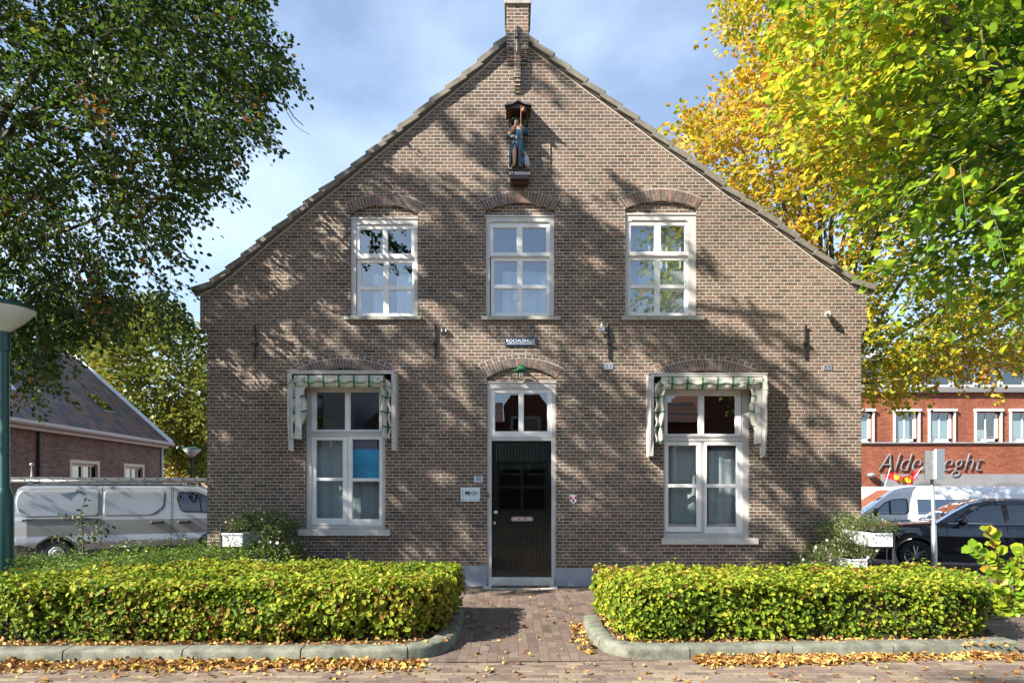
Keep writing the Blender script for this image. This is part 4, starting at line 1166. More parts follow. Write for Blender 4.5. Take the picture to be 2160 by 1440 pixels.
wins = [(1778, 1842), (1884, 1938.5), (1957.5, 2013), (2055, 2111), (2129, 2192), (2236, 2292), (2312, 2370)]
arches = [(1905, 2010, 1013.5), (2056, 2200, 1016)]
mb = MB()
hs = [[(X(a + 3), Z(932)), (X(a + 3), Z(868)), (X(b - 3), Z(868)), (X(b - 3), Z(932))] for a, b in wins]
sheet(mb, [[(X(1780), -.6), (X(1780), Z(828)), (X(2700), Z(828)), (X(2700), -.6)]] + hs, lambda x, z: 19.0, step=3)
for h in hs:
    for a, b in zip(h, h[1:] + h[:1]): mb.add([(a[0], 19, a[1]), (b[0], 19, b[1]), (b[0], 19.18, b[1]), (a[0], 19.18, a[1])], [(0, 1, 2, 3)])
mb.add([(X(1780), 19, -.6), (X(1780), 31, -.6), (X(1780), 31, Z(828)), (X(1780), 19, Z(828))], [(0, 1, 2, 3)])
mb.build('wall', M['orangebrick'], root)
mb = MB(); mb.box(X(1858), X(2700), 18.96, 19.0, -.6, Z(999.5))
for x in (2034, 2210): mb.box(X(x), X(x + .7), 18.957, 18.962, -.6, Z(999.5), 1)
for (a, b, t) in arches:
    n = 18
    for i in range(n):
        u0, u1 = -1 + 2 * i / n, -1 + 2 * (i + 1) / n
        q = [(X((a + b) / 2 + (b - a) / 2 * u), Z(t + (1 - math.sqrt(max(0, 1 - u * u * .75))) * 60)) for u in (u0, u1)]
        mb.add([(q[0][0], 18.955, q[0][1]), (q[1][0], 18.955, q[1][1]), (q[1][0], 18.955, q[1][1] - .1), (q[0][0], 18.955, q[0][1] - .1)], [(0, 1, 2, 3)], 1)
        mb.add([(q[0][0], 18.957, q[0][1] - .1), (q[1][0], 18.957, q[1][1] - .1), (q[1][0], 18.957, -.6), (q[0][0], 18.957, -.6)], [(0, 1, 2, 3)], 2)
mb.build('stone_base', [M['stone'], M['greymetal'], M['winglass']], root)
for i, (a, b) in enumerate(wins):
    mb = MB()
    for (xa, xb, ya, yb) in ((a, a + 2.2, 865, 932), (b - 2.2, b, 865, 932)): mb.box(X(xa), X(xb), 18.9, 19.02, Z(yb), Z(ya))
    mb.box(X(a - 1.5), X(b + 1.5), 18.84, 19.0, Z(867.5), Z(862.5))
    ia, ib = a + 4, b - 4
    for (xa, xb, ya, yb) in ((ia, ia + 2.5, 870, 930), (ib - 6, ib, 870, 930), (ia, ib, 870, 872.5), (ia, ib, 925, 930), ((ia + ib) / 2 - 2.2, (ia + ib) / 2 - 1.0, 870, 930)): mb.box(X(xa), X(xb), 19.08, 19.14, Z(yb), Z(ya))
    f_ = mb.build('window', M['whitem'], root)
    mb = MB(); t_ = random.uniform(-.02, .02); mb.add([(X(ia), 19.12, Z(930)), (X(ib), 19.12, Z(930)), (X(ib), 19.12 + t_, Z(870)), (X(ia), 19.12 + t_, Z(870))], [(0, 1, 2, 3)]); mb.build('pane', M['winglass'], f_)
    mb = MB(); mb.box(X(ia), X(ib), 19.25, 19.27, Z(886 if i % 4 < 3 else 905), Z(871)); mb.build('blind', M['curtain'], f_)
    mb = MB(); mb.tube([(X(ia), 19.03, Z(921.5)), (X(ib), 19.03, Z(921.5))], .012, 6); mb.build('rail', M['alu'], f_)
    mb = MB(); mb.box(X(ia), X(ib), 20.4, 20.5, Z(932), Z(868)); mb.build('dim_room', M['darkroom'], f_)
mb = MB(); mb.box(X(1780), X(2700), 18.9, 19.0, Z(935.2), Z(932)); mb.build('sill_band', M['stone'], root)
mb = MB(); mb.box(X(1778), X(2700), 18.8, 19.6, Z(828), Z(817)); mb.build('fascia', M['greymetal'], root)
YA = 20.2; DA = 30.2
mb = MB(); mb.box(px(1780, DA), px(2700, DA), YA, YA + 9, Z(820), pz(748, DA), 0); mb.build('attic_storey', M['stone'], root)
mb = MB()
pr = [(px(1775, DA), pz(752, DA)), (px(1900, DA), pz(748, DA)), (px(2030, DA), pz(741, DA)), (px(2160, DA), pz(738, DA)), (px(2300, DA), pz(741, DA)), (px(2700, DA), pz(746, DA))]
mb.prism(pr + [(a, b - .25) for a, b in pr[::-1]], YA - .9, YA + 9.3); mb.build('roof', M['whitem'], root)
for k in range(13):
    a = 1850 + k * 52
    mb = MB()
    for (xa, xb, ya, yb) in ((a, a + 2.5, 757, 815), (a + 46, a + 49, 757, 815), (a, a + 49, 755, 758.5), (a, a + 49, 772, 774), (a, a + 49, 812, 816)): mb.box(px(xa, DA), px(xb, DA), YA - .08, YA + .01, pz(yb, DA), pz(ya, DA))
    f_ = mb.build('window', M['whitem'], root)
    mb = MB(); mb.add([(px(a, DA), YA - .02, pz(815, DA)), (px(a + 49, DA), YA - .02, pz(815, DA)), (px(a + 49, DA), YA - .02, pz(756, DA)), (px(a, DA), YA - .02, pz(756, DA))], [(0, 1, 2, 3)]); mb.build('pane', M['winglass'], f_)
text('Aldenreght', 1.28, (X(1957), 18.93, Z(976)), M['letter'], parent=root, shear=.40, ext=.03, sx=.80, space=1.05, bold=-.032)
mb = MB(); mb.lathe([(.02, -.14), (.14, -.1), (.2, 0), (.2, .05), (.05, .12)], (X(1833), 18.8, Z(1002)), 16); mb.tube([(X(1833), 18.8, Z(1000)), (X(1833), 19, Z(1000))], .04, 6)
mb.build('dome_lamp', M['galv'], root, smooth=True)

# left neighbour with tiled roof
root = thing('tiled_house', 'long low old brick house with dark pantile roof behind the silver van', 'house', (-16, 12, -.3))
dirv = Vector((-.096, 1, 0)); dn = dirv.normalized()
def W(d, out, z): return Vector((-15.4 - .096 * (d - 18.5) + out, d - 10, z))       # out: towards the street
def wq(mb, d0, d1, z0, z1, out, mi=0, th=.0):
    a, b, c, e = W(d0, out, z0), W(d1, out, z0), W(d1, out, z1), W(d0, out, z1)
    mb.add([a, b, c, e], [(0, 1, 2, 3)], mi)
    if th:
        k = Vector((th, 0, 0)); mb.add([a, b, c, e, a - k, b - k, c - k, e - k], [(0, 1, 5, 4), (1, 2, 6, 5), (2, 3, 7, 6), (3, 0, 4, 7)], mi)
EZ = 3.78; D0, D1 = 13.0, 28.9
wl = [(21.9, 23.75), (25.5, 27.2)]
mb = MB()
segs = [D0] + [v for a in wl for v in a] + [D1]
for a, b in zip(segs[::2], segs[1::2]): wq(mb, a, b, -.6, EZ, 0)
for a, b in wl: wq(mb, a, b, -.6, 1.1, 0); wq(mb, a, b, 2.6, EZ, 0)
g0 = [W(D1, 0, -.6), W(D1, 0, EZ), W(D1, -4.1, 7.6), W(D1, -8.2, EZ), W(D1, -8.2, -.6)]; mb.add(g0, [(0, 1, 2, 3, 4)])
g1 = [W(D0, 0, -.6), W(D0, 0, EZ), W(D0, -4.1, 7.6), W(D0, -8.2, EZ), W(D0, -8.2, -.6)]; mb.add(g1, [(4, 3, 2, 1, 0)])
mb.build('wall', M['oldbrick'], root)
for a, b in wl:
    mb = MB(); wq(mb, a, b, 2.48, 2.6, .02, th=.1); wq(mb, a, a + .14, 1.1, 2.48, .02, th=.1); wq(mb, b - .14, b, 1.1, 2.48, .02, th=.1)
    wq(mb, a + .14, b - .14, 2.38, 2.48, -.1); wq(mb, (a + b) / 2 - .04, (a + b) / 2 + .04, 1.1, 2.4, -.10); wq(mb, b - .45, b - .36, 1.1, 2.4, -.10)
    f_ = mb.build('window', mat('pinkish_cream_paint', (.60, .47, .38), .5), root)
    mb = MB(); wq(mb, a, b, 1.1, 2.6, -.13); mb.build('pane', M['winglass'], f_)
    mb = MB(); wq(mb, a - .3, b + .3, 1.0, 2.8, -1.2); mb.build('dim_room', M['orangebrick'], f_)
rm = bpy.data.materials.new('pantile_roof'); rm.use_nodes = True; nt = rm.node_tree; nb = NB(nt); p = nt.nodes['Principled BSDF']
g = nt.nodes.new('ShaderNodeNewGeometry'); sp = nt.nodes.new('ShaderNodeSeparateXYZ'); nt.links.new(g.outputs['Position'], sp.inputs[0])
u = nb.m('DIVIDE', nb.m('ADD', sp.outputs[1], 100.0), .23); v = nb.m('DIVIDE', nb.m('ADD', sp.outputs[2], 40), .235)
row = nb.m('FLOOR', v); ush = nb.m('ADD', u, nb.m('MULTIPLY', nb.m('MODULO', row, 2.0), .0)); cell = nb.m('FLOOR', ush)
cv = nt.nodes.new('ShaderNodeCombineXYZ'); nt.links.new(cell, cv.inputs[0]); nt.links.new(row, cv.inputs[1])
wn = nt.nodes.new('ShaderNodeTexWhiteNoise'); wn.noise_dimensions = '2D'; nt.links.new(cv.outputs[0], wn.inputs['Vector'])
bn = nt.nodes.new('ShaderNodeTexNoise'); bn.inputs['Scale'].default_value = .45; nt.links.new(g.outputs['Position'], bn.inputs['Vector'])
rr_ = ramp(nt, [(0, (.045, .042, .045)), (.5, (.06, .053, .052)), (.62, (.13, .065, .045)), (1, (.20, .095, .06))])
nt.links.new(nb.m('ADD', nb.m('MULTIPLY', wn.outputs['Value'], .72), nb.m('MULTIPLY', bn.outputs['Fac'], .42)), rr_.inputs[0]); nt.links.new(rr_.outputs[0], p.inputs['Base Color'])
h = nb.m('ADD', nb.m('MULTIPLY', nb.m('SINE', nb.m('MULTIPLY', ush, 6.2832)), .45), nb.m('MULTIPLY', nb.m('SUBTRACT', 1.0, nb.m('FRACT', v)), 2.2))
bp = nt.nodes.new('ShaderNodeBump'); bp.inputs['Distance'].default_value = .05; bp.inputs['Strength'].default_value = 1; nt.links.new(h, bp.inputs['Height']); nt.links.new(bp.outputs[0], p.inputs['Normal']); p.inputs['Roughness'].default_value = .6
mb = MB()
e0, e1 = W(D0, .35, EZ - .12), W(D1 + .1, .35, EZ - .12); r0, r1 = W(D0, -4.1, 7.68), W(D1 + .1, -4.1, 7.68); f0, f1 = W(D0, -8.5, EZ - .2), W(D1 + .1, -8.5, EZ - .2)
mb.add([e0, e1, r1, r0], [(0, 1, 2, 3)]); mb.add([r0, r1, f1, f0], [(0, 1, 2, 3)])
roof = mb.build('roof', rm, root)
for d_ in (19.6, 25.6):
    mb = MB(); t0, t1 = .28, .46
    P4 = [W(dd, .35 - 4.45 * t, EZ - .12 + 3.92 * t + .09) for dd, t in ((d_, t0), (d_ + .95, t0), (d_ + .95, t1), (d_, t1))]
    mb.add(P4, [(0, 1, 2, 3)], 0)
    P5 = [p_ - Vector((0, 0, .12)) for p_ in P4]; mb.add(P4 + P5, [(0, 1, 5, 4), (1, 2, 6, 5), (2, 3, 7, 6), (3, 0, 4, 7)], 1)
    mb.build('skylight', [glass_mat('skylight_glass', .6, (.2, .2, .2)), M['greymetal']], roof)
mb = MB(); mb.tube([W(D1 + .12, .4, EZ - .08), W(D1 + .12, -4.1, 7.74), W(D1 + .12, -8.5, EZ - .1)], .1, 5); mb.build('verge_trim', M['whitem'], roof)
mb = MB(); mb.tube([W(D0, .42, EZ - .16), W(D1 + .2, .42, EZ - .16)], .09, 8); wq(mb, D0, D1, EZ - .35, EZ - .14, .3, th=.28); mb.build('gutter', mat('pink_cream_gutter', (.48, .37, .32), .5), root)
mb = MB(); mb.tube([W(20.2, .06, EZ - .2), W(20.2, .06, -.5)], .05, 8); mb.build('downpipe', M['plastic'], root)
mb = MB(); mb.tube([W(D1 - .15, .06, EZ - .2), W(D1 - .15, .06, -.5)], .05, 8); mb.build('downpipe', M['whitem'], root)

# small pale house far behind and the street opposite (seen mirrored in the panes)
root = thing('pale_house', 'distant pale house low under the yellow tree, between brick house and tiled house', 'house', (px(425, 44), 34, -.3))
mb = MB(); mb.box(px(250, 44), px(520, 44), 34, 40, -.6, pz(985, 44)); mb.build('wall', mat('pale_render', (.55, .45, .36), .8), root)
mb = MB(); mb.prism([(px(240, 44), pz(986, 44)), (px(530, 44), pz(986, 44)), (px(520, 44), pz(970, 44)), (px(250, 44), pz(970, 44))], 33.6, 40); mb.build('roof', M['tiled'], root)
root = thing('stepped_gable_house', 'orange brick terrace with dark roof mirrored in the fanlight over the black door', 'building', (3, -21, 0))
mb = MB(); mb.box(-5.2, 9.6, -27, -21, 0, 4.95); mb.prism([(-.45, 4.9), (1.75, 4.9), (1.75, 5.7), (1.35, 6.3), (-.1, 6.3), (-.45, 5.7)], -24, -21.02); mb.box(9.6, 16, -27, -21, 0, 6.9)
mb.build('wall', brick_mat('dark_orange_brick', [(0, (.10, .035, .02)), (1, (.15, .05, .03))], (.10, .06, .04)), root)
mb = MB()
for a, b in ((-5.3, -.5), (1.8, 9.6)): mb.add([(a, -20.7, 4.85), (b, -20.7, 4.85), (b, -22.6, 6.1), (a, -22.6, 6.1)], [(0, 1, 2, 3)])
mb.build('roof', rm, root)
M['dimwhite'] = mat('dull_white_frame', (.30, .30, .30), .5)
for a, b, z0, z1 in ((-.1, 1.4, 4.4, 5.2), (-4.4, -2.6, 2.2, 4.2), (-2.2, -.9, 2.2, 4.2), (-.6, .5, 2.2, 4.1), (.8, 1.9, 2.2, 4.1), (2.6, 4.4, 2.2, 4.2), (5.4, 7.2, 2.0, 4.2), (8.2, 9.4, 2.0, 4.2), (10.2, 12.2, .9, 3.6), (12.8, 14.8, .9, 3.6), (11.2, 12.6, 4.4, 5.5)):
    mb = MB(); mb.box(a, b, -21.02, -20.95, z0, z1); f_ = mb.build('window', M['dimwhite'], root)
    mb = MB(); mb.box(a + .13, b - .13, -20.94, -20.93, z0 + .13, z1 - .13); mb.build('pane', M['winglass'], f_)
root = thing('rendered_house', 'tall grey house beside a dark roof mirrored in the left ground floor window', 'building', (-11, -20, 0))
mb = MB(); mb.box(-18, -7.9, -27, -20, 0, 9.5); mb.build('wall', mat('grey_render', (.30, .29, .27), .85, noise=.15, nscale=1), root)
mb = MB(); mb.box(-9.75, -9.3, -20, -19.94, 3.4, 6.6); mb.build('window', M['winglass'], root)
mb = MB(); mb.prism([(-7.8, 0), (-5.3, 0), (-5.3, 5.9), (-6.2, 5.9), (-7.8, 4.0)], -27, -20.2); mb.build('outbuilding_roof', mat('brown_roofing', (.06, .04, .035), .8), root)

# ================================================================ VEHICLES (x along the side, y away from the street, z up)
def interp(tab):
    xs = [t[0] for t in tab]; ys = [t[1] for t in tab]
    return lambda v: float(np.interp(v, xs, ys))
def vehicle(root, top, bottom, width, inset, plan, wheels, wr, paint, glassrun, cutz):
    """top: silhouette from front/rear low point over the roof (x,z); wheels: x centres"""
    ins = interp(inset); pf = interp(plan)
    near = lambda x, z: ins(z) + pf(x); far = lambda x, z: width - ins(z) - pf(x)
    side = []
    for wx in sorted(wheels):
        r_ = wr * 1.17; zc = wr
        a0 = math.asin(max(-1, min(1, (bottom - zc) / r_)))
        side += [(wx + r_ * math.cos(math.pi - a0 - (math.pi - 2 * a0) * k / 14), zc + r_ * math.sin(math.pi - a0 - (math.pi - 2 * a0) * k / 14)) for k in range(15)]
    poly = [(top[0][0], bottom)] + side + [(top[-1][0], bottom)] + top[::-1]
    mb = MB(); sheet(mb, [poly], near, step=.045, nx=16); sheet(mb, [poly], far, step=.045, flip=True, nx=16)
    for i in range(len(top) - 1):
        a, b = top[i], top[i + 1]; gl = 1 if i in glassrun else 0
        n = 10
        for k in range(n):
            t0, t1 = k / n, (k + 1) / n
            def P(p, t):
                y0, y1 = near(*p), far(*p); e = .055 * (1 - (2 * t - 1) ** 4) if p[1] > 1.0 else .0
                return (p[0] + (-.10 if p is top[0] else 0) * 0, y0 + (y1 - y0) * t, p[1] + e * .6)
            mb.add([P(a, t0), P(a, t1), P(b, t1), P(b, t0)], [(0, 1, 2, 3)], gl)
    return mb, near, far
def strip(mb, poly, f, off, mi=0, step=.05, nx=4):
    sheet(mb, [poly], lambda x, z: f(x, z) - off, step=step, mi=mi, nx=nx)
def wheel(root, x, y, r, w_, rimm, kind, name='wheel'):
    mb = MB(); mb.lathe([(r * .64, .0), (r * .70, .0), (r * .9, -.004), (r * .985, .02), (r, .05), (r, w_ - .05), (r * .97, w_), (r * .6, w_)], (x, y + .0, r), 40, 'y', cap=False)
    # lathe 'y' grows towards the street; shift back
    for i, v in enumerate(mb.v): mb.v[i] = (v[0], 2 * y - v[1], v[2])
    t = mb.build(name, M['rubber'], root, smooth=True, local=True, autos=50)
    mb = MB()
    mb.lathe([(r * .66, .0), (r * .64, .012), (r * .60, .02), (r * .58, .09)], (x, y, r), 40, 'y', cap=False)
    for i, v in enumerate(mb.v): mb.v[i] = (v[0], 2 * y - v[1], v[2])
    mb2 = MB(); mb2.lathe([(r * .62, 0), (r * .62, .004)], (x, y + .07, r), 30, 'y', 1); mb.add(mb2.v, mb2.f, 1)
    if kind == 'spoke':
        for k in range(5):
            for s_ in (-.17, .17):
                a = math.pi / 2 + k * 2 * math.pi / 5; c0 = (x + r * .10 * math.cos(a + s_ * 2), r + r * .10 * math.sin(a + s_ * 2)); c1 = (x + r * .62 * math.cos(a + s_ * 1.25), r + r * .62 * math.sin(a + s_ * 1.25))
                mb.tube([(c0[0], y + .02, c0[1]), (c1[0], y + .012, c1[1])], [r * .055, r * .045], 6)
        mb.tube([(x, y + .0, r), (x, y + .03, r)], r * .12, 14)
    else:
        mb.lathe([(r * .50, 0), (r * .46, .012), (r * .40, .018), (r * .26, .02), (r * .22, .035), (r * .08, .036)], (x, y + .01, r), 28, 'y')
        for k in range(12):
            a = 2 * math.pi * k / 12; mb.tube([(x + r * .54 * math.cos(a), y + .045, r + r * .54 * math.sin(a)), (x + r * .54 * math.cos(a), y + .062, r + r * .54 * math.sin(a))], r * .045, 8, 1)
            if k % 2 == 0: mb.tube([(x + r * .17 * math.cos(a), y + .00, r + r * .17 * math.sin(a)), (x + r * .17 * math.cos(a), y + .03, r + r * .17 * math.sin(a))], r * .03, 6, 1)
    mb.build('rim', [rimm, M['plastic']], t, smooth=True, local=True, autos=35)

# silver panel van
M['vanglass'] = glass_mat('van_side_glass', .05, (.14, .17, .16))
root = thing('panel_van', 'silver panel van with ladders on its roof rack, left of the brick house', 'van', (px(20, 14.25), 4.2, -.29))
root.rotation_euler.z = R(23)
top = [(-.02, .35), (0, .75), (.02, 1.1), (.07, 1.6), (.13, 1.86), (.24, 1.94), (.6, 1.965), (2.0, 1.975), (3.5, 1.965), (3.85, 1.91), (4.15, 1.76), (4.75, 1.25), (5.25, 1.08), (5.45, .85), (5.48, .35)]
ins = [(0.2, .05), (.42, .035), (.50, .018), (.58, .0), (.66, .012), (.74, .028), (.95, .02), (1.12, .022), (1.2, .045), (1.5, .085), (1.75, .13), (1.88, .18), (1.94, .25), (1.98, .32)]
mb, near, far = vehicle(root, top, .24, 1.96, ins, [(-.05, .10), (.12, .02), (.35, 0), (4.6, 0), (5.1, .08), (5.5, .3)], (.92, 4.28), .335, None, (10,), 1)
mb.build('body', [M['silver'], M['glasscar']], root, smooth=True, local=True, autos=40)
def sl(name, polys, off, m_, nx=6):
    mb = MB()
    for p_ in polys: strip(mb, p_, near, off, nx=nx)
    return mb.build(name, m_, root, smooth=True, local=True)
sl('lower_cladding', [[(-.02, .24), (.50, .24), (.50, .47), (-.0, .60)], [(1.34, .24), (3.86, .24), (3.80, .44), (1.40, .40)]], .014, M['plastic'])
mb = MB()
for k in range(16):
    a0, a1 = math.pi * k / 16, math.pi * (k + 1) / 16
    for wx in (.92, 4.28):
        q = [(wx + rr * math.cos(a), .335 + rr * math.sin(a)) for rr, a in ((.385, a0), (.385, a1), (.43, a1), (.43, a0))]
        mb.add([(x, near(x, z) - .012, z) for x, z in q], [(0, 1, 2, 3)])
mb.build('wheel_arch', M['plastic'], root, local=True)
sl('slide_rail', [[(.25, 1.095), (.27, 1.15), (.45, 1.158), (1.80, 1.155), (1.80, 1.105), (.45, 1.10)]], .018, M['plastic'])
seam = mat('door_gap', (.02, .02, .022), .8)
sl('door_gap', [[(1.812, .42), (1.812, 1.93), (1.822, 1.93), (1.822, .42)], [(3.30, .42), (3.30, 1.92), (3.31, 1.92), (3.31, .42)], [(3.46, .42), (3.46, .68), (3.34, .85), (3.34, 1.92), (3.35, 1.92), (3.35, .852), (3.47, .685), (3.47, .42)], [(.10, 1.925), (.10, 1.932), (3.9, 1.925), (3.9, 1.918)]], .003, seam, 1)
for P_ in ([(.16, 1.25), (.10, 1.60), (.16, 1.84), (1.78, 1.84), (1.78, 1.19), (.34, 1.19)], [(1.85, 1.19), (1.85, 1.84), (3.14, 1.84), (3.18, 1.78), (3.16, 1.38), (2.92, 1.19)]):
    q = rnd_poly(P_, .10); cxm = sum(p[0] for p in q) / len(q); czm = sum(p[1] for p in q) / len(q)
    q2 = [(x + .035 * (1 if x < cxm else -1), z + .035 * (1 if z < czm else -1)) for x, z in q]
    mb = MB()
    for (a, b, c, d_) in zip(q, q[1:] + q[:1], q2[1:] + q2[:1], q2): mb.add([(a[0], near(*a) - .002, a[1]), (b[0], near(*b) - .002, b[1]), (c[0], near(*c) - .014, c[1]), (d_[0], near(*d_) - .014, d_[1])], [(0, 1, 2, 3)])
    strip(mb, q2, near, .014, step=.08, nx=6)
    mb.build('side_panel', M['silver'], root, smooth=True, local=True)
wpoly = rnd_poly([(3.52, 1.30), (3.42, 1.60), (3.46, 1.80), (3.86, 1.80), (4.15, 1.66), (4.56, 1.30), (4.5, 1.22), (3.62, 1.26)], .07)
fr_ = sl('side_window', [wpoly], .004, M['plastic'])
for pp in ([(3.56, 1.31), (3.47, 1.60), (3.51, 1.765), (3.80, 1.765), (3.92, 1.70), (3.98, 1.285), (3.64, 1.30)], [(4.02, 1.28), (3.96, 1.70), (4.12, 1.62), (4.44, 1.33), (4.42, 1.27)]):
    mb = MB(); strip(mb, rnd_poly(pp, .04), near, .009, nx=2)
    mb.build('side_glass', M['vanglass'], fr_, local=True, smooth=True)
for x in (3.02, 3.62):
    mb = MB(); mb.tube([(x - .17, -.005, 1.02), (x - .12, -.04, 1.03), (x + .08, -.045, 1.035), (x + .13, -.005, 1.03)], [.012, .018, .02, .012], 8)
    mb.box(x - .14, x + .12, -.012, .02, .985, 1.06); mb.build('door_handle', M['plastic'], root, local=True, smooth=False)
wheel(root, .92, .03, .335, .2, M['galv'], 'steel'); wheel(root, 4.28, .03, .335, .2, M['galv'], 'steel')
mb = MB()
for y_ in (.30, 1.6):
    for x in (.35, 1.65, 2.6, 3.5): mb.prism([(x - .06, 1.96), (x + .06, 1.96), (x + .03, 2.03), (x - .03, 2.03)], y_ - .03, y_ + .03)
for x in (.35, 1.65, 2.6, 3.5): mb.box(x - .025, x + .025, .22, 1.7, 2.03, 2.06)
rk = mb.build('roof_rack', M['alu'], root, local=True)
mb = MB()
mb.box(-.25, 4.65, .22, .27, 2.07, 2.14); mb.box(-.25, 4.65, .60, .65, 2.07, 2.14)
for i in range(17): mb.tube([(-.1 + i * .28, .215, 2.105), (-.1 + i * .28, .66, 2.105)], .018, 6, 1)
mb.build('ladder', [M['alu'], M['blackm']], rk, local=True)
mb = MB(); mb.tube([(-.35, .34, 2.05), (3.9, .30, 2.05)], .045, 12); mb.tube([(-.35, .45, 2.09), (3.9, .44, 2.09)], .04, 12); mb.build('tube_carrier', M['alu'], rk, local=True, smooth=True)

# dark SUV
root = thing('parked_suv', 'dark blue black suv parked at the right behind the road sign pole', 'car', (9.15, 5.66, -.47))
root.rotation_euler.z = R(-20)
top = [(.02, .35), (-.02, .62), (.02, .88), (.16, 1.02), (.55, 1.12), (1.0, 1.165), (1.42, 1.19), (1.75, 1.42), (2.15, 1.66), (2.45, 1.735), (3.1, 1.765), (4.1, 1.73), (4.62, 1.62), (4.92, 1.2), (5.04, .95), (5.05, .35)]
ins = [(.2, .05), (.4, .01), (.62, .0), (.86, .01), (.98, .03), (1.08, .05), (1.2, .11), (1.45, .20), (1.65, .28), (1.77, .36)]
mb, near, far = vehicle(root, top, .24, 1.98, ins, [(-.05, .34), (.08, .20), (.3, .08), (.7, 0), (4.4, 0), (4.8, .06), (5.06, .16)], (.96, 3.98), .385, None, (6, 7), 1)
mb.build('body', [M['darkcar'], M['glasscar']], root, smooth=True, local=True, autos=35)
sl('side_window', [rnd_poly([(1.72, 1.20), (2.18, 1.58), (2.45, 1.655), (3.4, 1.675), (4.25, 1.62), (4.6, 1.45), (4.62, 1.22)], .05)], .004, M['plastic'])
suvg = glass_mat('suv_side_glass', .08, (.2, .26, .3))
for pp in ([(1.92, 1.22), (2.28, 1.56), (2.5, 1.625), (2.78, 1.64), (2.82, 1.22)], [(2.92, 1.22), (2.90, 1.645), (3.4, 1.65), (3.75, 1.63), (3.82, 1.22)], [(3.92, 1.23), (3.86, 1.62), (4.22, 1.59), (4.5, 1.44), (4.52, 1.24)]):
    mb = MB(); strip(mb, rnd_poly(pp, .03), near, .009, nx=2)
    mb.build('side_glass', suvg, root, local=True, smooth=True)
sl('window_trim', [[(1.62, 1.185), (1.70, 1.205), (4.66, 1.225), (4.66, 1.205)]], .010, M['steel'])
sl('door_gap', [[(1.62, .40), (1.62, 1.16), (1.632, 1.16), (1.632, .40)], [(2.84, .40), (2.84, 1.18), (2.852, 1.18), (2.852, .40)]], .003, seam, 1)
sl('lower_cladding', [[(1.44, .24), (3.50, .24), (3.46, .43), (1.48, .43)]], .012, M['plastic'])
mb = MB()
for k in range(16):
    a0, a1 = math.pi * k / 16, math.pi * (k + 1) / 16
    for wx in (.96, 3.98):
        q = [(wx + rr * math.cos(a), .385 + rr * math.sin(a)) for rr, a in ((.44, a0), (.44, a1), (.52, a1), (.52, a0))]
        mb.add([(x, near(x, z) - .012, z) for x, z in q], [(0, 1, 2, 3)])
mb.build('wheel_arch', M['plastic'], root, local=True)
sl('headlight', [rnd_poly([(.03, .84), (.05, .95), (.30, 1.0), (.52, 1.01), (.30, .90)], .02)], .006, M['signw'])
mb = MB(); mb.box(.0, .04, .35, 1.6, .62, .90); mb.build('grille', M['steel'], root, local=True)
mb = MB(); mb.tube([(1.86, .05, 1.17), (1.88, -.10, 1.20)], [.03, .03], 8); mb.tube([(1.80, -.16, 1.24), (1.88, -.17, 1.25), (1.97, -.15, 1.24)], [.06, .095, .06], 12); mb.build('mirror', M['darkcar'], root, local=True, smooth=True)
mb = MB(); mb.tube([(2.4, .40, 1.76), (2.6, .37, 1.80), (4.2, .37, 1.78), (4.4, .40, 1.73)], .015, 8); mb.build('roof_rail', M['steel'], root, local=True)
wheel(root, .96, .03, .385, .24, M['steel'], 'spoke'); wheel(root, 3.98, .03, .385, .24, M['steel'], 'spoke')

# white minibus and a second van behind
def minibus(name, label, loc, rz, mt, dark):
    global near
    root = thing(name, label, 'van', loc); root.rotation_euler.z = R(rz)
    top = [(.0, .35), (-.02, .6), (.02, .95), (.35, 1.12), (.72, 1.2), (1.25, 1.62), (1.75, 1.98), (2.1, 2.1), (2.6, 2.13), (5.9, 2.10), (6.1, 2.0), (6.2, 1.2), (6.22, .35)]
    ins = [(.2, .05), (.5, 0), (1.1, .03), (1.3, .06), (1.7, .14), (1.9, .2), (2.05, .3), (2.15, .42)]
    mb, near, far = vehicle(root, top, .28, 2.0, ins, [(-.05, .3), (.3, .12), (.8, .0), (6, 0), (6.3, .1)], (.95, 4.7), .34, None, (4, 5), 1)
    mb.build('body', [mt, M['glasscar']], root, smooth=True, local=True, autos=40)
    def s2(nm, polys, off, m_, nx=4):
        mb = MB()
        for p_ in polys: strip(mb, p_, near, off, nx=nx)
        return mb.build(nm, m_, root, smooth=True, local=True)
    s2('side_window', [rnd_poly([(1.02, 1.22), (1.45, 1.62), (1.72, 1.72), (2.12, 1.74), (2.16, 1.32), (2.05, 1.22)], .06)], .004, M['plastic'])
    mg = glass_mat('minibus_glass', .12, (.2, .24, .28))
    s2('side_glass', [rnd_poly([(1.12, 1.25), (1.44, 1.57), (1.55, 1.62), (1.55, 1.25)], .02)], .009, mg)
    s2('side_glass', [rnd_poly([(1.62, 1.25), (1.62, 1.65), (1.78, 1.70), (2.08, 1.70), (2.1, 1.34), (2.02, 1.25)], .04)], .009, mg)
    if dark: s2('rear_windows', [[(2.4, 1.22), (2.4, 1.72), (5.7, 1.70), (5.7, 1.22)]], .006, glass_mat('tinted_bus_glass', .22, (.05, .06, .08)))
    s2('door_gap', [[(2.26, .4), (2.26, 1.95), (2.27, 1.95), (2.27, .4)]], .003, seam, 1)
    mb = MB(); mb.tube([(1.15, -.02, 1.25), (1.1, -.14, 1.3)], .03, 8); mb.tube([(1.08, -.17, 1.18), (1.08, -.18, 1.3), (1.08, -.17, 1.42)], [.06, .09, .06], 10); mb.build('mirror', M['plastic'], root, local=True, smooth=True)
    wheel(root, .95, .03, .34, .22, M['galv'], 'steel'); wheel(root, 4.7, .03, .34, .22, M['galv'], 'steel')
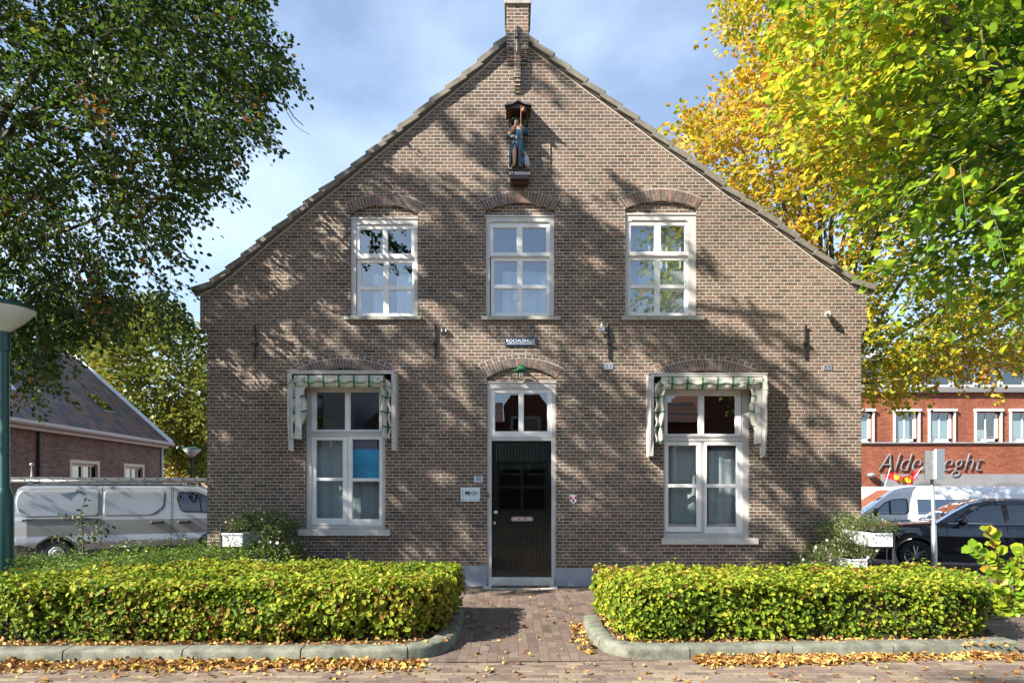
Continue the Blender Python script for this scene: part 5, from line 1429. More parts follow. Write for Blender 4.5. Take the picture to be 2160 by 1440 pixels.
minibus('minibus', 'white minibus with dark side windows behind the dark suv', (px(1768, 20.5), 10.5, -.5), -12, M['whitecar'], True)
minibus('delivery_van', 'pale grey van mostly hidden behind the white minibus and the house corner', (px(1690, 25), 15, -.52), -6, mat('pale_grey_van_paint', (.50, .50, .47), .35, coat=.4), False)

# banner flags on their sticks behind the minibus
DFg = 24.0
root = thing('banner_flag', 'red and yellow banner flags tied between two sticks above the white minibus', 'flag', (px(1905, DFg), DFg - 10, -.5))
mb = MB(); mb.tube([pt(1862, 1040, DFg), pt(1877.5, 986, DFg)], .018, 6); mb.tube([pt(1905, 1040, DFg), pt(1946, 984, DFg)], .018, 6); mb.build('stick', M['galv'], root)
M['yel'] = mat('yellow_flag_cloth', (.75, .55, .02), .8, noise=.1); M['redf'] = mat('red_flag_cloth', (.48, .01, .015), .8, noise=.12)
def flagq(c, n=10):
    mb = MB()
    for i in range(n):
        for j in range(n):
            vs_ = []
            for (u, v) in ((i / n, j / n), ((i + 1) / n, j / n), ((i + 1) / n, (j + 1) / n), (i / n, (j + 1) / n)):
                a = Vector(c[0]).lerp(Vector(c[1]), u); b = Vector(c[3]).lerp(Vector(c[2]), u); q = a.lerp(b, v)
                p_ = pt(q.x, q.y, DFg); p_.y += .12 * math.sin(u * 6 + v * 2); vs_.append(p_)
            u0, v0 = (i + .5) / n, (j + .5) / n
            mb.add(vs_, [(0, 1, 2, 3)], 1 if (.42 < u0 and .18 < v0 < .82) else 0)
    return mb
flagq([(1877, 988), (1908, 1012), (1903, 1021), (1869, 1008)]).build('flag_cloth', [M['redf'], M['yel']], root, smooth=True)
fl2 = flagq([(1941, 989), (1903, 1006), (1908, 1021), (1929, 1021)]).build('flag_cloth', [M['redf'], M['yel']], root, smooth=True)
text('Ne', .3, (px(1919, DFg), DFg - 10.2, pz(1009, DFg)), M['redf'], parent=fl2, bold=.012, shear=-.1)
text('A', .26, (px(1891, DFg), DFg - 10.2, pz(1008.5, DFg)), M['redf'], parent=fl2, bold=.01, shear=.3)

# road sign pole on the right
DS = 10.9
root = thing('road_sign', 'grey steel pole with two sign plates seen nearly edge on, behind the right hedge', 'sign', (px(1970, DS), DS - 10, 0))
mb = MB(); a = pt(1972, 1215, DS); a.z = -.02; c_ = pt(1964.5, 1012, DS); m_ = pt(1969.5, 1108, DS)
mb.tube([a, m_, m_ + Vector((0, 0, .02)), c_ + Vector((0, 0, .5))], [.046, .043, .031, .03], 14); mb.build('pole', M['galv'], root, smooth=True, autos=40)
def splate(x0, x1, d0, d1, y0, y1, mf, th=.02):
    mb = MB(); A_, B_ = pt(x0, y1, d0), pt(x1, y1, d1); A2, B2 = A_.copy(), B_.copy(); A2.z = pz(y0, d0); B2.z = pz(y0, d1)
    n = (B_ - A_).cross(Vector((0, 0, 1))).normalized() * th
    mb.add([A_, B_, B2, A2, A_ + n, B_ + n, B2 + n, A2 + n], [(0, 1, 2, 3), (7, 6, 5, 4), (0, 4, 5, 1), (1, 5, 6, 2), (2, 6, 7, 3), (3, 7, 4, 0)])
    return mb.build('sign_plate', mf, root, bevel=.006)
splate(1953.5, 1972, 10.95, 10.55, 950, 1011, M['galv'], .03)
splate(1971, 1988.5, 10.55, 11.0, 947, 1009.5, M['signw'], .03)
mb = MB()
for y in (958, 1002): mb.box(px(1960, DS), px(1978, DS), DS - 10.06, DS - 9.9, pz(y + 2, DS), pz(y - 2, DS))
mb.build('clamps', M['galv'], root)

# lamp posts
def lamppost(label, X0, Y0, zt, dia, rad, mtl, g0, rsh, group=None):
    root = thing('street_lamp', label, 'street lamp', (X0, Y0, g0))
    mb = MB(); zk = g0 + (zt - g0) * .42
    mb.lathe([(rad * 1.75, g0 - 0), (rad * 1.75, zk - .06), (rad * 1.2, zk + .02), (rad, zk + .06), (rad * .92, zt - .28), (rad * 1.1, zt - .27), (rad * 1.1, zt - .02), (rad * .7, zt)], (X0, Y0, 0), 24); p_ = mb.build('pole', mtl, root, smooth=True, autos=40)
    mb = MB(); mb.lathe([(.05, zt - .02), (.075, zt), (rsh * .62, zt + .13), (rsh, zt + .29), (rsh * 1.0, zt + .30)], (X0, Y0, 0), 40); mb.build('lamp_shade', M['whiteplastic'], root, smooth=True)
    mb = MB(); mb.lathe([(rsh * 1.02, zt + .295), (rsh * 1.02, zt + .32), (rsh * .6, zt + .39), (.02, zt + .42)], (X0, Y0, 0), 40); mb.build('lamp_cap', M['green'], root, smooth=True)
    return root, p_
r_, p_ = lamppost('dark green street lamp with a wide pale conical shade at the left edge', px(9, 8.3), -1.7, pz(698, 8.3), .1, .062, M['green'], 0, .35)
text('3', .07, (px(5.5, 8.24), -1.765, pz(976, 8.24)), M['ink'], parent=p_)
lamppost('small distant street lamp with brown shade close to the left corner of the brick house', px(405, 27), 17, pz(962, 27), .1, .05, M['blackm'], -.3, .36)
mb = MB(); mb.lathe([(.03, 0), (.02, .05), (.01, .28), (.04, .30), (.035, .34)], (px(38, 14.0), 4.4, 1.83), 10); tag(mb.build('beacon', M['whiteplastic'], smooth=True), 'small white mast on the roof rack near the rear of the silver van', 'antenna')

# ================================================================ VEGETATION
M['lf_beech'] = leaf_mat('beech_leaf', [(0, (.022, .045, .010)), (.3, (.045, .09, .014)), (.55, (.085, .15, .018)), (.78, (.18, .21, .025)), (.88, (.17, .13, .025)), (.94, (.30, .14, .03)), (1, (.34, .09, .02))], .5)
M['lf_lime'] = leaf_mat('lime_leaf', [(0, (0.052, 0.143, 0.013)), (.25, (0.13, 0.273, 0.0182)), (.5, (0.26, 0.39, 0.0234)), (.72, (0.494, 0.494, 0.026)), (.88, (0.624, 0.442, 0.039)), (1, (0.52, 0.221, 0.039))], .5)
M['lf_gold'] = leaf_mat('golden_leaf', [(0, (0.084, 0.168, 0.0144)), (.22, (0.24, 0.312, 0.0216)), (.45, (0.528, 0.468, 0.03)), (.72, (0.648, 0.42, 0.036)), (.9, (0.6, 0.276, 0.036)), (1, (0.408, 0.156, 0.036))], .45)
M['lf_far'] = leaf_mat('far_leaf', [(0, (.05, .085, .012)), (.4, (.13, .17, .02)), (.7, (.26, .24, .03)), (1, (.34, .18, .03))], .4)
M['lf_hedge'] = leaf_mat('hornbeam_hedge_leaf', [(0, (.035, .075, .010)), (.2, (.08, .15, .014)), (.42, (.18, .26, .020)), (.6, (.31, .36, .028)), (.78, (.38, .35, .04)), (.88, (.33, .21, .045)), (.95, (.22, .10, .035)), (1, (.12, .05, .02))], .36, rough=.62, spec=.2)
M['lf_cover'] = leaf_mat('ground_cover_leaf', [(0, (.03, .07, .012)), (.4, (.08, .16, .02)), (.75, (.17, .26, .03)), (.93, (.28, .30, .05)), (1, (.26, .13, .05))], .3)
M['lf_plant'] = leaf_mat('planter_leaf', [(0, (.03, .07, .02)), (.4, (.08, .14, .03)), (.7, (.16, .24, .04)), (.9, (.26, .30, .12)), (1, (.34, .26, .18))], .3)
M['lf_litter'] = leaf_mat('fallen_leaf', [(0, (.13, .055, .02)), (.3, (.30, .14, .045)), (.55, (.44, .24, .08)), (.8, (.56, .36, .13)), (.95, (.60, .46, .10)), (1, (.2, .26, .05))], .15, rough=.7, spec=.15)

def limb(mb, pts, r0, r1, n=9, wob=.06, mi=0):
    """bent tapering branch through points"""
    P = [Vector(p) for p in pts]; out = []
    for a, b in zip(P, P[1:]):
        k = max(2, int((b - a).length / .45))
        for i in range(k): out.append(a.lerp(b, i / k))
    out.append(P[-1])
    for i in range(1, len(out) - 1): out[i] += Vector((random.uniform(-1, 1), random.uniform(-1, 1), random.uniform(-1, 1))) * wob * (.4 + r0 * 2)
    m = len(out) - 1
    mb.tube(out, [r0 + (r1 - r0) * (i / m) ** .8 for i in range(m + 1)], n, mi)

def tree(name, label, base, trunk, limbs, crown_sets, leafm, barkm, group=None, far=False, cat='tree'):
    """crown_sets: list of dict(P, n leaves per spray, leaf, len, tone fn)"""
    root = thing(name, label, cat, base, group)
    mb = MB()
    for pts, r0, r1 in trunk: limb(mb, pts, r0, r1, 14, .05)
    mb.build('trunk', barkm, root, smooth=True)
    mb = MB()
    for pts, r0, r1 in limbs: limb(mb, pts, r0, r1, 7)
    Pa, Da, Na, Sa, Ta = [], [], [], [], []
    for cs in crown_sets:
        P = cs['P']; cen = np.array(cs.get('cen', P.mean(0)))
        r = np.random.default_rng(cs.get('seed', 5))
        D = nrm(P - cen) * .6 + r.normal(size=P.shape) * .55 + np.array(cs.get('dir', (0, 0, -.15)))
        p, d, n, s, tw = sprays(P, D, cs['len'], cs['k'], cs['leaf'], cs.get('droop', .3), cs.get('flat', .35), r)
        t = cs['tone'](p, r)
        Pa.append(p); Da.append(d); Na.append(n); Sa.append(s); Ta.append(t)
        if not far: twigs(mb, [a[::cs.get('tws', 1)] for a in tw], cs.get('twr', .006))
    if mb.v: mb.build('limbs', barkm, root, smooth=True)
    leaves('crown', np.vstack(Pa), np.vstack(Da), np.vstack(Na), np.concatenate(Sa), np.concatenate(Ta), leafm, root, wid=crown_sets[0].get('wid', .62), simple=far or crown_sets[0].get('simple', False))
    return root

# ---------------- big beech on the left, its crown reaching out over the street and shading the facade
T0 = np.array([-8.6, -1.2, 0])
def tone_beech(p, r):
    w_ = wave(p, 1.1, 3)
    t = .10 + .55 * r.uniform(size=len(p)) ** 1.2 + .22 * (w_ - .5)
    hot = wave(p, 1.6, 8) > .80
    t = np.where(hot & (r.uniform(size=len(p)) < .40), .80 + .2 * r.uniform(size=len(p)), t)
    return np.clip(t + (r.uniform(size=len(p)) < .03) * .4, 0, 1)
outl = [(-700, -420), (520, -420), (520, -60), (548, 30), (580, 90), (600, 140), (608, 180), (572, 170), (548, 190), (550, 250), (540, 290), (505, 285), (475, 300), (466, 355), (452, 400), (440, 430), (415, 405), (385, 420), (378, 470), (366, 505), (340, 530), (350, 565), (378, 610), (388, 665), (340, 665), (290, 655), (250, 665), (200, 690), (150, 710), (105, 750), (85, 810), (60, 790), (48, 735), (-40, 720), (-700, 720)]
def dens_b(X, Y):
    d = np.ones(len(X))
    low = (Y > 470) & (X > 120); d[low] = .85
    h = .5 + .5 * np.sin(X * .021 + 1.3) * np.sin(Y * .024 + .5) ; d *= np.where((Y > 380) & (h > .72), .15, 1)
    d *= np.where(X < -30, .5, 1)
    return d
cr1 = crown_pts(outl, 5400, (8.9, 11.8), dens_b, 21)
cr1b = crown_pts([(-500, 560), (60, 560), (190, 600), (290, 650), (250, 700), (100, 735), (60, 800), (-500, 780)], 300, (8.9, 10.2), None, 22)
# crown part above and left of the picture: shade density over the facade (x, y in pixels of the wall)
LIT = {150: {980: .8, 1080: .8, 1180: .9}, 250: {880: .65, 980: .55, 1080: .65, 1180: .8}, 350: {780: .55, 880: .45, 980: .55, 1080: .5, 1180: .55, 1280: .95},
       450: {680: .4, 780: .4, 880: .4, 980: .4, 1080: .3, 1180: .32, 1280: .5, 1380: .9}, 550: {480: .45, 580: .45, 680: .45, 780: .45, 880: .3, 980: .25, 1080: .4, 1180: .2, 1280: .22, 1380: .92},
       650: {480: .3, 580: .38, 680: .4, 780: .42, 880: .35, 980: .3, 1080: .5, 1180: .18, 1280: .25, 1380: .7, 1480: .92}, 750: {480: .4, 580: .4, 680: .4, 780: .36, 880: .42, 980: .42, 1080: .45, 1180: .5, 1280: .55, 1380: .45, 1480: .36, 1580: .55, 1680: .85},
       850: {480: .3, 580: .2, 680: .25, 780: .22, 880: .2, 980: .22, 1080: .25, 1180: .3, 1280: .5, 1380: .5, 1480: .42, 1580: .45, 1680: .5, 1780: .85},
       950: {480: .2, 580: .15, 680: .2, 780: .2, 880: .22, 980: .28, 1080: .15, 1180: .25, 1280: .25, 1380: .3, 1480: .4, 1580: .4, 1680: .3, 1780: .6},
       1050: {480: .15, 580: .15, 680: .2, 780: .17, 880: .17, 980: .15, 1080: .12, 1180: .12, 1280: .15, 1380: .2, 1480: .3, 1580: .32, 1680: .25, 1780: .3},
       1150: {480: .25, 580: .2, 680: .2, 780: .15, 880: .15, 980: .15, 1080: .15, 1180: .12, 1280: .15, 1380: .2, 1480: .25, 1580: .3, 1680: .15, 1780: .18}, 1270: {980: .6, 1080: .6, 1180: .4, 1280: .5}}
def shade_pts(n, seed):
    """twigs of the part of the crown above and left of the picture, thinned out where the wall is sunny"""
    r = np.random.default_rng(seed)
    cells = [(x, y, -math.log(v)) for y, row in LIT.items() for x, v in row.items()]
    W_ = np.array([c[2] for c in cells]); k = r.choice(len(cells), n // 5, p=W_ / W_.sum())
    out = []
    for i in k:
        cx_, cy_, _ = cells[i]
        cx_ += r.uniform(-58, 58); cy_ += r.uniform(-58, 58); L_ = r.uniform(30, 120); tt = r.uniform(5.7, 7.8)
        for j in range(5):
            u = r.uniform(-.5, .5) * L_; v = r.normal() * 8
            x = cx_ + u * .82 - v * .57; y = cy_ + u * .57 + v * .82; t = tt + r.normal() * .25
            out.append(((x - 1080) / 130 - 1.25 * t, -.70 * t, (1236 - y) / 130 + t))
    P = np.array(out)
    d = P[:, 1] + 10; sx_ = 1080 + P[:, 0] * F / d; sy_ = 1027 - (P[:, 2] - EYE) * F / d
    ok = (sx_ < -110) | (sy_ < -170)
    return P[ok & (P[:, 1] > -6.4)]
cr2 = shade_pts(1750, 4)
lm = [([(-8.6, -1.2, 3.0), tuple(pt(-60, 600, 10.2)), tuple(pt(60, 520, 10.3)), tuple(pt(175, 470, 10.4)), tuple(pt(330, 380, 10.5))], .075, .012),
      ([(-8.6, -1.2, 3.6), tuple(pt(-40, 470, 10.1)), tuple(pt(25, 435, 10.2)), tuple(pt(100, 400, 10.2)), tuple(pt(175, 365, 10.3)), tuple(pt(240, 350, 10.3)), tuple(pt(370, 333, 10.4)), tuple(pt(425, 338, 10.4))], .075, .012),
      ([(-8.6, -1.2, 4.6), tuple(pt(40, 250, 10.3)), tuple(pt(230, 170, 10.2)), tuple(pt(350, 165, 10.2)), tuple(pt(400, 190, 10.2)), tuple(pt(465, 206, 10.1)), tuple(pt(487, 182, 10.1)), tuple(pt(510, 168, 10.1)), tuple(pt(565, 203, 10.1)), tuple(pt(600, 225, 10.1)), tuple(pt(640, 265, 10.1))], .075, .006),
      ([tuple(pt(565, 203, 10.1)), tuple(pt(575, 160, 10.1)), tuple(pt(566, 100, 10.2))], .012, .004), ([tuple(pt(600, 225, 10.1)), tuple(pt(622, 262, 10.1)), tuple(pt(655, 285, 10.1))], .008, .003), ([tuple(pt(545, 195, 10.1)), tuple(pt(550, 235, 10.1)), tuple(pt(575, 275, 10.1))], .008, .003),
      ([(-8.4, -1.1, 2.6), tuple(pt(-30, 700, 9.8)), tuple(pt(28, 662, 9.8)), tuple(pt(75, 622, 9.8)), tuple(pt(150, 612, 9.9)), tuple(pt(215, 622, 10.0)), tuple(pt(300, 680, 10.1))], .09, .012),
      ([(-8.6, -1.2, 5.0), tuple(pt(100, 120, 10.3)), tuple(pt(260, 20, 10.4)), tuple(pt(430, -60, 10.4)), tuple(pt(520, -100, 10.4))], .075, .02),
      ([(-8.6, -1.2, 5.0), (-7.5, -2.5, 8.5), (-6.0, -4.0, 10.5), (-4.5, -5.0, 11.5)], .16, .04), ([(-8.6, -1.2, 4.4), (-8.5, -3.0, 7.0), (-7.8, -5.0, 8.6)], .13, .04), ([(-7.2, -2.8, 8.8), (-5.0, -3.6, 9.6), (-3.6, -4.4, 10.2)], .08, .02),
      ([(-8.6, -1.2, 5.0), (-8.9, -1, 9.0), (-8.2, -1.2, 12.0)], .16, .04), ([(-8.5, -2.4, 6.5), (-7.2, -4.4, 7.6), (-5.6, -5.6, 8.4)], .07, .02)]
cA, cB, cC = [-8.0, -1.0, 7.0], [-8.0, -1.0, 3.6], [-6.5, -4.0, 8.0]
tree('beech_tree', 'large dark green beech tree with overhanging branches at the left, tinged brown and orange', (-8.6, -1.2, 0),
     [([(-8.9, -1.3, -.2), (-8.85, -1.25, 1.5), (-8.6, -1.2, 3.0), (-8.6, -1.2, 5.2)], .42, .3)], lm,
     [dict(P=cr1, cen=cA, k=17, leaf=.088, wid=.72, len=.56, tone=tone_beech, droop=.45, seed=31, dir=(.1, 0, -.25)), dict(P=cr1b, cen=cB, k=16, leaf=.08, len=.6, tone=tone_beech, droop=.5, seed=32),
      dict(P=cr2, cen=cC, k=22, leaf=.10, len=.40, tone=tone_beech, droop=.3, seed=33)], M['lf_beech'], M['bark'])

# ---------------- lime tree near the street on the right
def tone_lime(p, r):
    pxl = 1080 + p[:, 0] * F / np.maximum(p[:, 1] + 10, .5)
    g_ = wave(p, .9, 5)
    t = .10 + .42 * r.uniform(size=len(p)) + .60 * (g_ - .42) + .24 * np.clip((1960 - pxl) / 260, -.25, 1)
    return np.clip(t + (r.uniform(size=len(p)) < .06) * .3, 0, 1)
ol = [(1700, -350), (2600, -350), (2600, 620), (2150, 640), (2130, 600), (2075, 630), (2000, 585), (1960, 610), (1915, 570), (1890, 505), (1925, 455), (1850, 430), (1800, 380), (1860, 330), (1760, 330), (1715, 300), (1795, 250), (1690, 240), (1650, 190), (1720, 120), (1680, 60)]
def dens_l(X, Y):
    h = np.sin(X * .017 + .4) * np.sin(Y * .028 + 1.0)
    d = np.where(h > .5, .12, 1.0); d = np.where((Y > 440) & (X < 2160), .6 * d, d); return d * np.where(X > 2200, .5, 1)
crl = crown_pts(ol, 1900, (6.3, 9.4), dens_l, 41)
lbase = (9.6, -2.2, 0)
lml = [([(9.6, -2.2, 4.6), tuple(pt(2400, 330, 7.6)), tuple(pt(2160, 195, 7.5)), tuple(pt(2080, 130, 7.4)), tuple(pt(2010, 62, 7.4)), tuple(pt(1965, -10, 7.4))], .13, .05),
       ([tuple(pt(2160, 195, 7.5)), tuple(pt(2060, 165, 7.6)), tuple(pt(1990, 150, 7.6)), tuple(pt(1900, 190, 7.7))], .05, .015), ([(9.6, -2.2, 3.8), tuple(pt(2300, 420, 7.8)), tuple(pt(2160, 330, 7.8)), tuple(pt(2050, 280, 7.8)), tuple(pt(1930, 290, 7.9)), tuple(pt(1850, 400, 8.0))], .08, .012),
       ([(9.6, -2.2, 3.4), tuple(pt(2260, 500, 7.9)), tuple(pt(2100, 520, 7.9)), tuple(pt(1980, 540, 8.0)), tuple(pt(1930, 570, 8.0))], .06, .01), ([tuple(pt(2010, 62, 7.4)), tuple(pt(1900, 80, 7.5)), tuple(pt(1790, 140, 7.6)), tuple(pt(1720, 220, 7.7))], .04, .01)]
tree('lime_tree', 'tall green and yellow lime tree hanging into the upper right corner, large heart shaped leaves', lbase,
     [([(9.6, -2.2, -.2), (9.6, -2.2, 2.5), (9.55, -2.2, 5.0)], .3, .2)], lml,
     [dict(P=crl, cen=[9, -2, 5], k=14, leaf=.105, len=.66, tone=tone_lime, droop=.35, seed=51, wid=.86, dir=(-.3, -.1, -.15), twr=.007)], M['lf_lime'], M['barkm'])

# ---------------- golden tree beside the right wall of the house
def tone_gold(p, r):
    g_ = wave(p, .8, 15); hx = np.clip((p[:, 2] - 2) / 8, 0, 1)
    pxg = 1080 + p[:, 0] * F / np.maximum(p[:, 1] + 10, .5)
    return np.clip(.24 + .5 * r.uniform(size=len(p)) + .55 * (g_ - .5) + .14 * np.clip((1750 - pxg) / 200, -.4, 1), 0, 1)
og = [(1580, -200), (2300, -200), (2300, 740), (2140, 760), (2110, 785), (2060, 775), (1990, 800), (1930, 795), (1895, 810), (1870, 835), (1835, 830), (1800, 780), (1790, 600), (1620, 480), (1460, 360), (1442, 300), (1456, 265), (1492, 262), (1492, 225), (1570, 205), (1545, 180), (1630, 140), (1570, 110), (1530, 80), (1508, 50), (1560, 30)]
def dens_g(X, Y):
    d = np.ones(len(X)); h = np.sin(X * .023 + 2.0) * np.sin(Y * .021 + .3)
    d = np.where(h > .5, .2, 1.0); d *= np.where((X > 1850) & (Y > 480) & (Y < 620), .45, 1); d *= np.where((X > 1600) & (Y > 400) & (Y < 600), .7, 1)
    d *= np.where((X > 1960) & (Y > 620), .9, 1); d *= np.where((X > 1830) & (Y > 720) & (X < 1960), 1.2, 1)
    return d
crg = crown_pts(og, 4600, (11.4, 15.4), dens_g, 61)
# leave the house volume free
k = ~((crg[:, 0] < 6.0) & (crg[:, 2] < 9.0 - .8 * np.abs(crg[:, 0]) + .5))
crg = crg[k]
gb = (6.75, 3.0, -.2)
lg = []
for i, (x1, y1, d1) in enumerate([(1600, 150, 13.2), (1540, 60, 13.6), (1690, 60, 13.0), (1760, 120, 13.4), (1480, 250, 13.5), (1560, 300, 13.0), (1860, 160, 12.8), (1930, 300, 12.6), (2000, 120, 13.2), (2060, 380, 12.6), (1960, 480, 12.5), (1850, 380, 12.6), (1680, 250, 12.8), (1900, 640, 12.4), (2080, 700, 12.3), (2120, 560, 12.8), (1990, 760, 12.2), (1900, 800, 12.0), (1730, 330, 12.7), (1800, 240, 12.9)]):
    s_ = Vector((6.75, 3.0, 3.2 + random.random() * 1.2)); e = pt(x1, y1, d1); mid = s_.lerp(e, .45) + Vector((0, 0, .35 if y1 < 500 else -.1))
    lg.append(([tuple(s_), tuple(mid), tuple(e)], .075 if y1 < 500 else .05, .012))
tree('golden_tree', 'golden yellow autumn tree with fanned bare stems beside the right wall of the house', gb,
     [([gb, (6.75, 3.0, 2.0), (6.75, 3.0, 4.4)], .28, .16)], lg,
     [dict(P=crg, cen=[7, 3, 4.5], k=15, leaf=.11, len=.75, tone=tone_gold, droop=.25, seed=71, wid=.84, twr=.008, tws=1, dir=(0, 0, 0))], M['lf_gold'], M['barkm'])

# ---------------- trees far behind on the left, one behind the right building
def tone_far(a):
    return lambda p, r: np.clip(a + .55 * r.uniform(size=len(p)) + .4 * (wave(p, .5, 2) - .5), 0, 1)
for (pl, n, dr, bx, lab, a_, seed) in [
    ([(190, 700), (250, 660), (330, 640), (420, 690), (470, 760), (470, 900), (430, 985), (330, 940), (230, 860), (170, 780)], 1500, (31, 37), 400, 'yellow green tree behind the tiled roof, left of the brick house', .25, 81),
    ([(-60, 700), (20, 650), (120, 640), (190, 690), (170, 760), (60, 740), (-60, 760)], 500, (38, 42), 60, 'round green tree above the ridge of the tiled roof', .1, 82),
    ([(330, 860), (470, 850), (500, 1000), (420, 992), (360, 990), (335, 930)], 500, (33, 38), 415, 'low orange brown tree behind the distant street lamp', .45, 83)]:
    P = crown_pts(pl, n, dr, None, seed); d_ = sum(dr) / 2; b0 = pt(bx, 1000, d_); b0.z = -.3
    c0 = P.mean(0)
    tree('garden_tree', lab, tuple(b0), [([tuple(b0), (b0.x, b0.y, c0[2] - 1), tuple(c0)], .3, .1)], [],
         [dict(P=P, k=14, leaf=.24, len=1.1, tone=tone_far(a_), droop=.3, seed=seed, wid=.8)], M['lf_far'], M['bark'], group='trees far behind the left side', far=True)

# ---------------- tree across the street, mirrored in the upper windows
P = crown_pts([(-100, 200), (60, 60), (200, 160), (230, 420), (120, 560), (-60, 560), (-160, 400)], 500, (20, 25), None, 91)
P[:, 1] = -P[:, 1] - 6
c0 = P.mean(0)
tree('street_tree', 'bare branched green tree across the street, mirrored in the upper left window', (float(c0[0]), float(c0[1]), 0), [([(c0[0], c0[1], 0), (c0[0], c0[1], 4), tuple(c0)], .3, .1)], [],
     [dict(P=P, k=12, leaf=.2, len=1.0, tone=tone_far(.1), droop=.3, seed=92, wid=.8)], M['lf_beech'], M['bark'], far=True)

# ---------------- hedges
def hedge(name, label, poly, zt, dens, seed, brown):
    r = np.random.default_rng(seed)
    root = thing(name, label, 'hedge', (sum(p[0] for p in poly) / len(poly), sum(p[1] for p in poly) / len(poly), .09))
    n = len(poly); cx_ = sum(p[0] for p in poly) / n; cy_ = sum(p[1] for p in poly) / n
    def inset(k):
        out = []
        for i in range(n):
            a, b, c = Vector(poly[i - 1]), Vector(poly[i]), Vector(poly[(i + 1) % n])
            n1 = Vector((-(b - a).y, (b - a).x)).normalized(); n2 = Vector((-(c - b).y, (c - b).x)).normalized()
            out.append(tuple(b + (n1 + n2).normalized() * k))
        return out
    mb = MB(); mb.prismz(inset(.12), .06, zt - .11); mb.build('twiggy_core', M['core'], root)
    P, N = [], []
    for i in range(n):
        a, b = Vector(poly[i]), Vector(poly[(i + 1) % n]); L_ = (b - a).length; nn = Vector(((b - a).y, -(b - a).x)).normalized()
        m = int(L_ * (zt - .1) * dens)
        t = r.uniform(-.01, 1.01, m); z = .10 + (zt - .10) * r.uniform(0, 1, m) ** .93
        dep = r.uniform(-.03, .13, m) ** 1.0
        q = np.stack([a.x + (b.x - a.x) * t, a.y + (b.y - a.y) * t, z], 1)
        bul = .13 * (wave(q, 3.0, seed) - .5) + .09 * (wave(q, 9, seed + 1) - .5) - .09 * np.clip(.28 - z, 0, 1) / .28
        q[:, 0] += nn.x * (bul - dep); q[:, 1] += nn.y * (bul - dep)
        P.append(q); N.append(np.tile([nn.x, nn.y, .15], (m, 1)))
    xs = [p[0] for p in poly]; ys = [p[1] for p in poly]
    A = (max(xs) - min(xs)) * (max(ys) - min(ys)); m = int(A * dens * 1.1)
    X_ = r.uniform(min(xs) - .02, max(xs) + .02, m); Y_ = r.uniform(min(ys) - .02, max(ys) + .02, m); k = inpoly(X_, Y_, poly); X_, Y_ = X_[k], Y_[k]
    q = np.stack([X_, Y_, np.full(len(X_), zt)], 1); q[:, 2] += .07 * (wave(q, 2.6, seed + 2) - .5) + .05 * (wave(q, 8, seed + 3) - .5) - r.uniform(-.02, .10, len(q))
    P.append(q); N.append(np.tile([0, -.05, 1.0], (len(q), 1)))
    # stray shoots that stick out
    m = 340; i_ = r.integers(0, len(q), m); sh_ = q[i_].copy(); 
    shp = []
    for j in range(4): shp.append(sh_ + np.array([0, 0, .025 * j]) + r.normal(size=(m, 3)) * .012)
    P.append(np.vstack(shp)); N.append(np.tile([0, 0, 1.0], (4 * m, 1)))
    P = np.vstack(P); N = np.vstack(N)
    gap = wave(P, 7.5, seed + 20); low = np.clip((.42 - P[:, 2]) / .32, 0, 1)
    k = (gap > .17 + .18 * low) | (r.uniform(size=len(P)) < .10); P, N = P[k], N[k]
    nl = nrm(N + r.normal(size=P.shape) * .58 + np.array([0, 0, .25]))
    D = r.normal(size=P.shape); D[:, 2] -= .55; D = D - nl * (D * nl).sum(1, keepdims=True)
    S = r.uniform(.028, .064, len(P)) * (.8 + .4 * wave(P, 3, seed + 9))
    cl = wave(P, 1.5, seed + 5)
    T = .08 + .56 * r.uniform(size=len(P)) + .10 * (P[:, 2] > zt - .07) + .25 * (wave(P, 2.4, seed + 6) - .5) + brown(P) * .30 * r.uniform(.2, 1.2, len(P))  # top leaves toned lighter: sunlight on the hedge top put into leaf colour
    T = np.where((r.uniform(size=len(P)) < .05 + .18 * (cl > .66)), .84 + .16 * r.uniform(size=len(P)), T)
    leaves('foliage', P, D, nl, S, T, M['lf_hedge'], root, wid=.74, fold=.16)
    # woody stems near the ground
    mb = MB()
    for i in range(60):
        t = r.uniform(); a, b = Vector(poly[0]), Vector(poly[1]); q0 = a.lerp(b, t) + Vector((0, .14))
        mb.tube([(q0.x, q0.y, .08), (q0.x + r.normal() * .03, q0.y + r.normal() * .02, .25), (q0.x + r.normal() * .08, q0.y - .05, .48)], [.010, .007, .003], 5)
    mb.build('stems', M['twig'], root)
    return root
HL = [(-7.6, -4.02), (-1.05, -3.95), (-.84, -3.80), (-.70, -3.35), (-.68, -2.28), (-3.9, -2.0), (-4.5, -2.5), (-5.3, -3.45), (-7.6, -3.6)]
HR = [(1.22, -3.92), (4.62, -3.88), (4.9, -3.6), (5.35, -2.8), (5.1, -2.5), (1.05, -2.45), (1.04, -3.66)]
hedge('clipped_hedge', 'clipped green and copper hornbeam hedge left of the garden path', HL, .655, 4200, 101, lambda P: np.clip((P[:, 0] + 2.4) / 1.2, 0, 1) * .95 * (P[:, 2] < .60) + .25 * (wave(P, 1.3, 3) > .6))
hedge('clipped_hedge', 'clipped yellow green hornbeam hedge right of the garden path', HR, .632, 4200, 111, lambda P: .15 + .35 * (P[:, 0] < 1.5) * 1.0)

